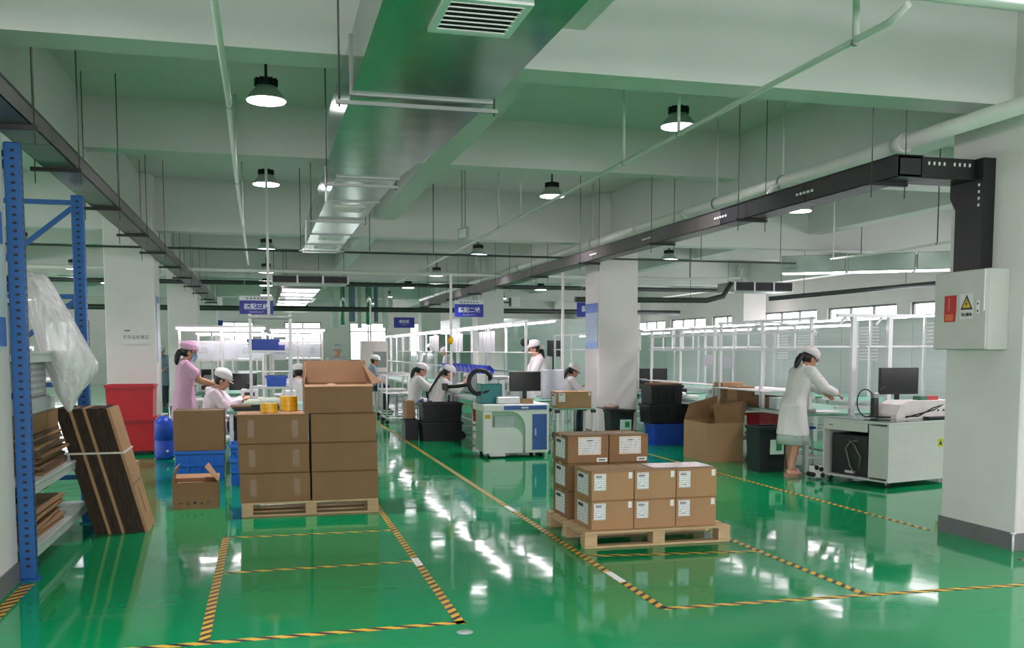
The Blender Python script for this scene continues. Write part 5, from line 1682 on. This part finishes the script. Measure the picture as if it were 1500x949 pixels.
def person(label, x, y, face, pose='stand', H=1.6, lean=.1, nod=.25, hands=None, coat=M_coat, coat_hem=.55, legs='trousers', leg_m=None, cap_m=None, hair='ponytail', mask=None, vox=.011, sleeves='long', seat=.46, shoe_m=None, turn=0.0, twist=0.0):
    t = thing('person', label, 'person', (x, y, 0), face)
    s = H / 1.6
    V = lambda a, b, c: Vector((a * s, b * s, c * s))
    sit = pose == 'sit'
    pz = seat / s + .06 if sit else .86
    pel = V(0, 0, pz)
    ca, sa = math.cos(lean), math.sin(lean)

    def U(a, b, c):          # upper body point: offset from the pelvis, leaned forward
        return pel + V(a * ca + c * sa, b, -a * sa + c * ca)
    waist, chest, neck0, neck1 = U(0, 0, .15), U(.0, 0, .33), U(-.005, 0, .475), U(.015, 0, .53)
    sh = {1: U(-.01, .165, .435), -1: U(-.01, -.165, .435)}
    hn = neck1 + V(math.sin(lean * .6) * .02, 0, 0)
    hc = hn + Matrix.Rotation(lean * .7 + nod * .5, 3, 'Y') @ V(.015, 0, .085)
    HM = Matrix.Translation(hc) @ Matrix.Rotation(turn, 4, 'Z') @ Matrix.Rotation(nod + lean * .4, 4, 'Y') @ Matrix.Scale(s, 4)
    # limbs
    hip = {q: pel + V(0, q * .085, -.02) for q in (1, -1)}
    if sit:
        knee = {q: pel + V(.38, q * .11, .0) for q in (1, -1)}
        ank = {q: Vector((knee[q].x - .03 * s, knee[q].y, .085 * s)) for q in (1, -1)}
    else:
        knee = {q: V(.02 + .015 * q * (1 if pose == 'stand' else 0), q * .075, .45) for q in (1, -1)}
        ank = {q: V(-.02 + .05 * q, q * .075, .085) for q in (1, -1)}
    hands = hands or {1: U(.28, .14, .12), -1: U(.28, -.14, .12)}
    elb, wr = {}, {}
    for q in (1, -1):
        tgt = Vector(hands[q])
        elb[q], wr[q] = ik(sh[q], tgt, .27 * s, .235 * s, Vector((-.35, q * .55, -.8)))
    # ---- body (one skin)
    b = MB()
    b.tube([pel + V(0, 0, -.08), pel, waist, chest, U(0, 0, .43), neck0], [(.085 * s, .12 * s), (.10 * s, .15 * s), (.085 * s, .12 * s), (.10 * s, .15 * s), (.08 * s, .15 * s), (.05 * s, .06 * s)], 14, ref=(1, 0, 0))
    b.tube([neck0 - V(0, 0, .03), neck0, neck1, hc], [.06 * s, .052 * s, .046 * s, .05 * s], 12)
    b.ell((0, 0, .012), (.092, .074, .108), 18, 12, HM)
    b.ell((.022, 0, -.055), (.062, .056, .060), 16, 10, HM)
    b.ell((.066, 0, -.085), (.022, .026, .020), 10, 8, HM)
    b.ell((.06, .032, -.03), (.03, .026, .03), 10, 8, HM); b.ell((.06, -.032, -.03), (.03, .026, .03), 10, 8, HM)
    b.tube([HM @ Vector((.082, 0, .018)), HM @ Vector((.098, 0, -.012)), HM @ Vector((.106, 0, -.028)), HM @ Vector((.085, 0, -.036))], [.009 * s, .011 * s, .014 * s, .010 * s], 8)
    b.ell((.086, 0, -.060), (.012, .022, .010), 10, 6, HM)
    for q in (1, -1):
        b.ell((-.005, q * .075, -.012), (.020, .010, .032), 10, 8, HM)
        b.tube([sh[q] + V(0, -q * .04, 0), sh[q], (sh[q] + elb[q]) / 2, elb[q], (elb[q] * .6 + wr[q] * .4), wr[q]], [.05 * s, .048 * s, .043 * s, .036 * s, .036 * s, .024 * s], 12)
        dv_ = (wr[q] - elb[q]).normalized()
        hand(b, wr[q], dv_ + Vector((0, -q * .1, -.05)), Vector((0, -q * .55, -.8)), q, .55, s)
        b.tube([hip[q] + V(0, 0, .04), hip[q], (hip[q] + knee[q]) / 2, knee[q], knee[q] * .62 + ank[q] * .38, ank[q]], [.085 * s, .085 * s, .070 * s, .052 * s, .052 * s, .034 * s], 12)
        b.tube([ank[q] + V(-.045, 0, -.045), ank[q] + V(0, 0, -.035), ank[q] + V(.08, 0, -.055), ank[q] + V(.15, 0, -.066)], [(.028 * s, .03 * s), (.042 * s, .034 * s), (.026 * s, .040 * s), (.016 * s, .034 * s)], 10)
    link('body', voxel_mesh(b, 'body', M_skin, vox, 2, .45), t)
    # eyes, brows, mouth
    for q in (1, -1):
        MB().ell((.086, q * .032, .006), (.008, .013, .006), 8, 6, HM).build('eye', M_black, t)
        MB().ell((.089, q * .033, .026), (.007, .018, .0035), 8, 6, HM).build('eyebrow', M_hair, t)
    if mask:
        mk = MB()
        pts = []
        for i in range(7):
            z = .0 - .018 * i
            rr = 1.0 - .10 * abs(i - 2.5)
            pts.append([HM @ Vector((.02 + (.098 * rr if i not in (0, 6) else .078) * math.cos(a), .083 * rr * math.sin(a), z)) for a in [-1.25 + 2.5 * k / 10 for k in range(11)]])
        vs = [p for r_ in pts for p in r_]
        fs = [(i * 11 + k, i * 11 + k + 1, (i + 1) * 11 + k + 1, (i + 1) * 11 + k) for i in range(6) for k in range(10)]
        mk.add(vs, fs, True)
        mo = mk.build('face_mask', mask, t)
        so = mo.modifiers.new('so', 'SOLIDIFY'); so.thickness = .006
    else:
        MB().ell((.097, 0, -.060), (.006, .020, .006), 8, 6, HM).build('mouth', mat('lips', (176, 96, 90), .5), t)
    # ---- coat
    if coat:
        c = MB()
        e = .022
        if sit:
            hemz = -.10
            c.tube([pel + V(0, 0, hemz), pel + V(.02, 0, 0), waist, chest, U(-.005, 0, .42), U(-.005, 0, .485)], [(.15 * s, .185 * s), (.15 * s, .19 * s), (.125 * s, .165 * s), (.135 * s, .185 * s), (.115 * s, .175 * s), (.062 * s, .075 * s)], 18, ref=(1, 0, 0))
            for q in (1, -1):
                c.tube([hip[q], hip[q] * .35 + knee[q] * .65], [.10 * s, .085 * s], 12)
        else:
            hz = coat_hem
            base = pel * .75 + Vector((0, 0, 0))
            c.tube([Vector((-.01 * s, 0, hz * s)), Vector((.0, 0, (hz * .5 + .43) * s)), pel, waist, chest, U(-.005, 0, .42), U(-.005, 0, .485)], [(.165 * s, .215 * s), (.155 * s, .205 * s), (.145 * s, .19 * s), (.122 * s, .16 * s), (.132 * s, .18 * s), (.112 * s, .172 * s), (.060 * s, .075 * s)], 20, ref=(1, 0, 0))
            # hanging folds
            for k in range(10):
                a = 2 * PI * k / 10 + .3
                c.tube([Vector((.150 * s * math.cos(a), .20 * s * math.sin(a), hz * s + .005)), Vector((.135 * s * math.cos(a), .175 * s * math.sin(a), (hz * .4 + .5) * s)), waist + V(.10 * math.cos(a), .14 * math.sin(a), 0)], [.030 * s, .022 * s, .012 * s], 8)
        # collar
        c.tube([U(-.05, -.06, .49), U(-.055, 0, .505), U(-.05, .06, .49)], .022 * s, 8)
        c.tube([U(-.04, .065, .49), U(.05, .045, .46), U(.10, .01, .39)], .018 * s, 8)
        c.tube([U(-.04, -.065, .49), U(.05, -.045, .46), U(.10, -.01, .39)], .018 * s, 8)
        for q in (1, -1):
            if sleeves == 'long':
                en = elb[q] * .12 + wr[q] * .88
                path = [sh[q] + V(0, -q * .05, .0), sh[q], (sh[q] + elb[q]) / 2, elb[q], (elb[q] + en) / 2, en]
                rad = [.078 * s, .076 * s, .070 * s, .064 * s, .058 * s, .050 * s]
            else:
                en = sh[q] * .25 + elb[q] * .75
                path = [sh[q] + V(0, -q * .05, .0), sh[q], (sh[q] + en) / 2, en]
                rad = [.078 * s, .076 * s, .074 * s, .072 * s]
            c.tube(path, rad, 14)
            for k in range(3):
                f = .25 + .25 * k
                pth = [path[2] * (1 - f) + path[3] * f]
                dd = (path[3] - path[2]).normalized()
                c.tube([pth[0] - dd * .012, pth[0] + dd * .012], [rad[2] * 1.06] * 2, 12)
        cm = link('coat', voxel_mesh(c, 'coat', coat, vox, 3, .5), t)
    # ---- legs wear
    lm_ = leg_m or mat('navy_cotton', (44, 52, 74), .8, var=.1)
    if legs == 'trousers':
        g = MB()
        g.tube([pel + V(0, 0, -.09), pel + V(0, 0, .10)], [(.125 * s, .165 * s), (.115 * s, .145 * s)], 16, ref=(1, 0, 0))
        for q in (1, -1):
            g.tube([hip[q], (hip[q] + knee[q]) / 2, knee[q], knee[q] * .5 + ank[q] * .5, ank[q] + V(0, 0, .0)], [.105 * s, .088 * s, .072 * s, .066 * s, .060 * s], 12)
        link('trousers', voxel_mesh(g, 'trousers', lm_, max(vox, .011), 3), t)
    elif legs == 'skirt':
        g = MB()
        n = 44
        vs, fs = [], []
        for i, (z, ra, rb) in enumerate(((.92, .11, .145), (.70, .145, .185), (.50, .165, .205), (.395, .175, .215))):
            for j in range(n):
                a = 2 * PI * j / n
                k = 1 + (.035 * i / 3) * math.cos(a * 11)
                vs.append((ra * s * k * math.cos(a), rb * s * k * math.sin(a), z * s))
        for i in range(3):
            for j in range(n):
                j2 = (j + 1) % n
                fs.append((i * n + j, (i + 1) * n + j, (i + 1) * n + j2, i * n + j2))
        sk = g.add(vs, fs, True).build('skirt', lm_, t)
        so = sk.modifiers.new('so', 'SOLIDIFY'); so.thickness = .006
    # ---- shoes
    for q in (1, -1):
        f = MB()
        a0 = ank[q]
        f.prism([(-.065 * s, -.032 * s), (.05 * s, -.042 * s), (.14 * s, -.040 * s), (.175 * s, -.012 * s), (.165 * s, .025 * s), (.10 * s, .042 * s), (-.065 * s, .034 * s)], 0, .022 * s, TM((a0.x, a0.y, 0)))
        so = f.build('shoe', shoe_m or M_black, t)
        u = MB()
        if legs == 'skirt':
            u.tube([(a0.x + .09 * s, a0.y - .042 * s, .02), (a0.x + .095 * s, a0.y, .075 * s), (a0.x + .09 * s, a0.y + .042 * s, .02)], [(.008, .03)] * 3, 8)
        else:
            u.tube([(a0.x - .05 * s, a0.y, .05 * s), (a0.x + .02 * s, a0.y, .06 * s), (a0.x + .10 * s, a0.y, .045 * s), (a0.x + .155 * s, a0.y, .032 * s)], [(.045 * s, .036 * s), (.05 * s, .042 * s), (.034 * s, .042 * s), (.018 * s, .034 * s)], 10, ref=(0, 0, 1))
        u.build('upper', shoe_m or M_black, so)
    # ---- hair and cap
    h_ = MB()
    h_.ell((-.014, 0, .022), (.094, .083, .108), 18, 12, HM @ TM(ry=-.25))
    if hair == 'ponytail':
        pts = [HM @ Vector(p) for p in ((-.08, 0, -.01), (-.115, 0, -.03), (-.128, 0, -.09), (-.12, 0, -.16), (-.105, 0, -.21))]
        h_.tube(pts, [.034 * s, .040 * s, .040 * s, .034 * s, .014 * s], 10)
    elif hair == 'long':
        pts = [HM @ Vector(p) for p in ((-.07, 0, .03), (-.11, 0, -.05), (-.12, 0, -.18), (-.11, 0, -.36), (-.10, 0, -.46))]
        h_.tube(pts, [(.04 * s, .06 * s), (.04 * s, .075 * s), (.035 * s, .07 * s), (.03 * s, .05 * s), (.012 * s, .02 * s)], 12)
    elif hair == 'braid':
        pts = [HM @ Vector(p) for p in ((-.08, 0, .0), (-.11, -.03, -.07), (-.13, -.05, -.18), (-.14, -.06, -.32), (-.14, -.06, -.45), (-.14, -.06, -.52))]
        h_.tube(pts, [.03 * s, .03 * s, .024 * s, .02 * s, .016 * s, .006 * s], 8)
    hb = voxel_mesh(h_, 'hair', M_hair, .011, 2)
    link('hair', hb, t)
    cm_ = cap_m or M_coat
    cp_ = MB()
    cp_.ell((-.012, 0, .075), (.120, .110, .074), 20, 10, HM @ TM(ry=-.10))
    cp_.tube([HM @ TM(ry=-.10) @ Vector((.108 * math.cos(a), .097 * math.sin(a), .048)) for a in [2 * PI * k / 20 for k in range(21)]], .013 * s, 8, caps=False)
    co = link('cap', voxel_mesh(cp_, 'cap', cm_, .010, 1), t)
    br = MB()
    o_ = [(.055 + .09 * math.cos(a) * 1.0, .088 * math.sin(a)) for a in [-1.35 + 2.7 * k / 12 for k in range(13)]]
    br.prism(o_, 0, .006, HM @ TM((.0, 0, .045), ry=.16))
    br.build('brim', cm_, co)
    return t


M_pink = mat('pink_cotton', (222, 172, 200), 0.8, var=0.04, scale=9, bump=0.9, bscale=9)
M_pinkw = mat('pale_pink_cotton', (240, 214, 224), 0.8, var=0.04, scale=9, bump=0.9, bscale=9)
M_mask = mat('blue_mask', (150, 186, 210), .7)
M_bluework = mat('blue_overall', (110, 180, 214), .8, var=.05, bump=.2, bscale=14)
M_greyc = mat('grey_cotton', (176, 182, 180), .8, var=.05, bump=.2, bscale=14)
M_steel = mat('steel_blue_cotton', (120, 142, 158), .8, var=.05)
M_skirt2 = mat('pale_grey_skirt', (186, 194, 186), .8, var=.05, stretch=(6, 6, .3))
M_sandal = mat('dusty_pink_sandal', (178, 136, 128), .6)

person('woman in long white coat and pleated skirt standing bent over the packing bench', 6.04, 10.12, .10, 'stand', 1.56, .30, .45,
       hands={1: Vector((.53, .10, .97)), -1: Vector((.50, -.16, .98))}, coat_hem=.50, legs='skirt', leg_m=M_skirt2, shoe_m=M_sandal, vox=.0085, hair='ponytail')
person('woman in pink coat and pink cap standing beside the seated woman', -1.05, 13.25, .12, 'stand', 1.60, .06, .25,
       hands={1: Vector((.40, .12, 1.02)), -1: Vector((.42, -.10, 1.03))}, coat=M_pink, cap_m=M_pink, sleeves='short', mask=M_mask, vox=.009, coat_hem=.6)
person('woman in pale pink coat and white cap seated at the assembly table behind the carton', -.72, 12.75, -.02, 'sit', 1.60, .22, .40,
       hands={1: Vector((.42, .12, .82)), -1: Vector((.44, -.12, .82))}, coat=M_pinkw, vox=.009, hair='short')
stool('blue topped stool of the pink coated seated woman', -.74, 12.75, M_blue)
person('woman in white coat and cap seated just behind the pale pink coated woman', -.74, 13.85, -.02, 'sit', 1.58, .2, .3, hands={1: Vector((.42, .12, .82)), -1: Vector((.44, -.12, .82))}, hair='short')
stool('blue topped stool of the woman behind the pale pink coated one', -.76, 13.85, M_blue)
person('woman in white coat with loose dark hair seated farther along the middle line', 2.66, 17.75, .0, 'sit', 1.6, .18, .35, hands={1: Vector((.46, .12, .85)), -1: Vector((.46, -.12, .86))}, hair='ponytail', leg_m=mat('denim', (60, 84, 140), .8))
person('woman in white coat with long braid seated by the black folding crates', 2.84, 16.45, .0, 'sit', 1.62, .34, .40, hands={1: Vector((.50, .12, .90)), -1: Vector((.50, -.10, .92))}, hair='braid')
person('man in white work jacket and cap standing behind the machine monitor', 4.58, 15.85, PI - .1, 'stand', 1.66, .12, .30, hands={1: Vector((.36, .14, .95)), -1: Vector((.36, -.14, .95))}, hair='short')
person('woman in white coat with long hair seated beside the poster column', 5.28, 16.75, .05, 'sit', 1.6, .25, .45, hair='long', hands={1: Vector((.44, .12, .82)), -1: Vector((.44, -.12, .82))})
stool('blue topped stool of the woman beside the poster column', 5.26, 16.75, M_blue)
bench('small assembly table in front of the woman beside the poster column', 5.6, 6.2, 16.3, 17.3, top=.74, ph=0)
person('worker in light blue overall seated behind the bench monitor', 8.02, 19.9, PI, 'sit', 1.6, .12, .2, coat=M_bluework, cap_m=M_bluework, hair='short')
stool('blue topped stool of the worker in light blue', 8.04, 19.9, M_blue)
person('worker in steel blue shirt and white cap seated at the far trolley', 2.42, 23.0, .0, 'sit', 1.62, .12, .25, coat=M_steel, sleeves='short', hair='short', seat=.56)
stool('tall stool of the worker in the steel blue shirt', 2.40, 23.0, M_black, h=.54, group=None)
person('worker in grey coat with back turned far along the middle line', 4.75, 28.2, PI / 2, 'stand', 1.66, .05, .1, coat=M_greyc, hair='short')
person('worker in white coat bending far along the middle line', 5.05, 26.4, 2.6, 'stand', 1.6, .30, .3, hair='short')
person('worker with grey cap standing far behind the open carton', 1.5, 21.0, -PI / 2, 'stand', 1.60, .04, .1, coat=M_greyc, cap_m=M_greyc, hair='short')
person('worker in white gown with back turned beyond the bin rack', .52, 16.1, PI / 2, 'sit', 1.6, .1, .2, hair='short')
stool('stool under the worker in white gown beyond the bin rack', .52, 16.1, M_blue)
person('worker with dark hair standing far behind the standing man', 6.25, 21.6, PI / 2, 'stand', 1.6, .05, .1, hair='long')
person('worker in white cap standing far beyond the red bins', -2.65, 27.0, -PI / 2 - .3, 'stand', 1.6, .08, .3, hair='short', coat=M_steel)
# ------------------------------------------------------------------ small fittings by the near column and floor
ex = thing('fire_extinguisher', 'red fire extinguisher standing by the near column', 'fire extinguisher', (5.74, 5.72, 0))
MB().lathe([(.055, 0), (.065, .01), (.065, .30), (.05, .35), (.022, .37)], 18).build('cylinder', M_red, ex)
MB().lathe([(.02, .37), (.02, .40), (.012, .41)], 12).build('valve', M_alu, ex)
MB().box(-.01, .08, -.008, .008, .40, .415).build('handle', M_black, ex)
MB().tube([(.0, -.02, .39), (-.07, -.04, .36), (-.08, -.04, .15)], .009, 8).build('hose', M_black, ex)
fv = thing('floor_bolt', 'small white bolt post at the foot of the near column', 'bolt', (5.385, 5.90, 0))
MB().tube([(-.02, -.02, 0), (-.02, -.02, .13)], .009, 8).build('shank', M_white, fv)
MB().lathe([(.02, .13), (.02, .14)], 12, TM((-.02, -.02, 0))).build('head', M_white, fv)
pc = MB().lathe([(.045, 0), (.045, .001)], 14).build('paper_scrap', mat('grey_scrap', (150, 170, 160), .5), None, tuple(G(681, 926)[:2]) + (.001,))
tag(pc, 'small grey round scrap stuck on the green floor by the tape corner', 'scrap')
es = thing('exit_sign', 'small grey hanging exit sign under the ceiling', 'sign', AY(679, 342, 11.6))
MB().box(-.015, .015, -.13, .13, -.07, .07, TM(rz=.25)).build('box', M_grey, es)
MB().box(-.017, -.0155, -.10, .10, -.05, .05, TM(rz=.25)).build('face', mat('sign_pale', (190, 205, 195), .4), es)
for y in (-.1, .1):
    MB().tube([(0, y, .07), (0, y, ZC - es.location.z)], .004, 6).build('hanger_rod', M_dark, es)
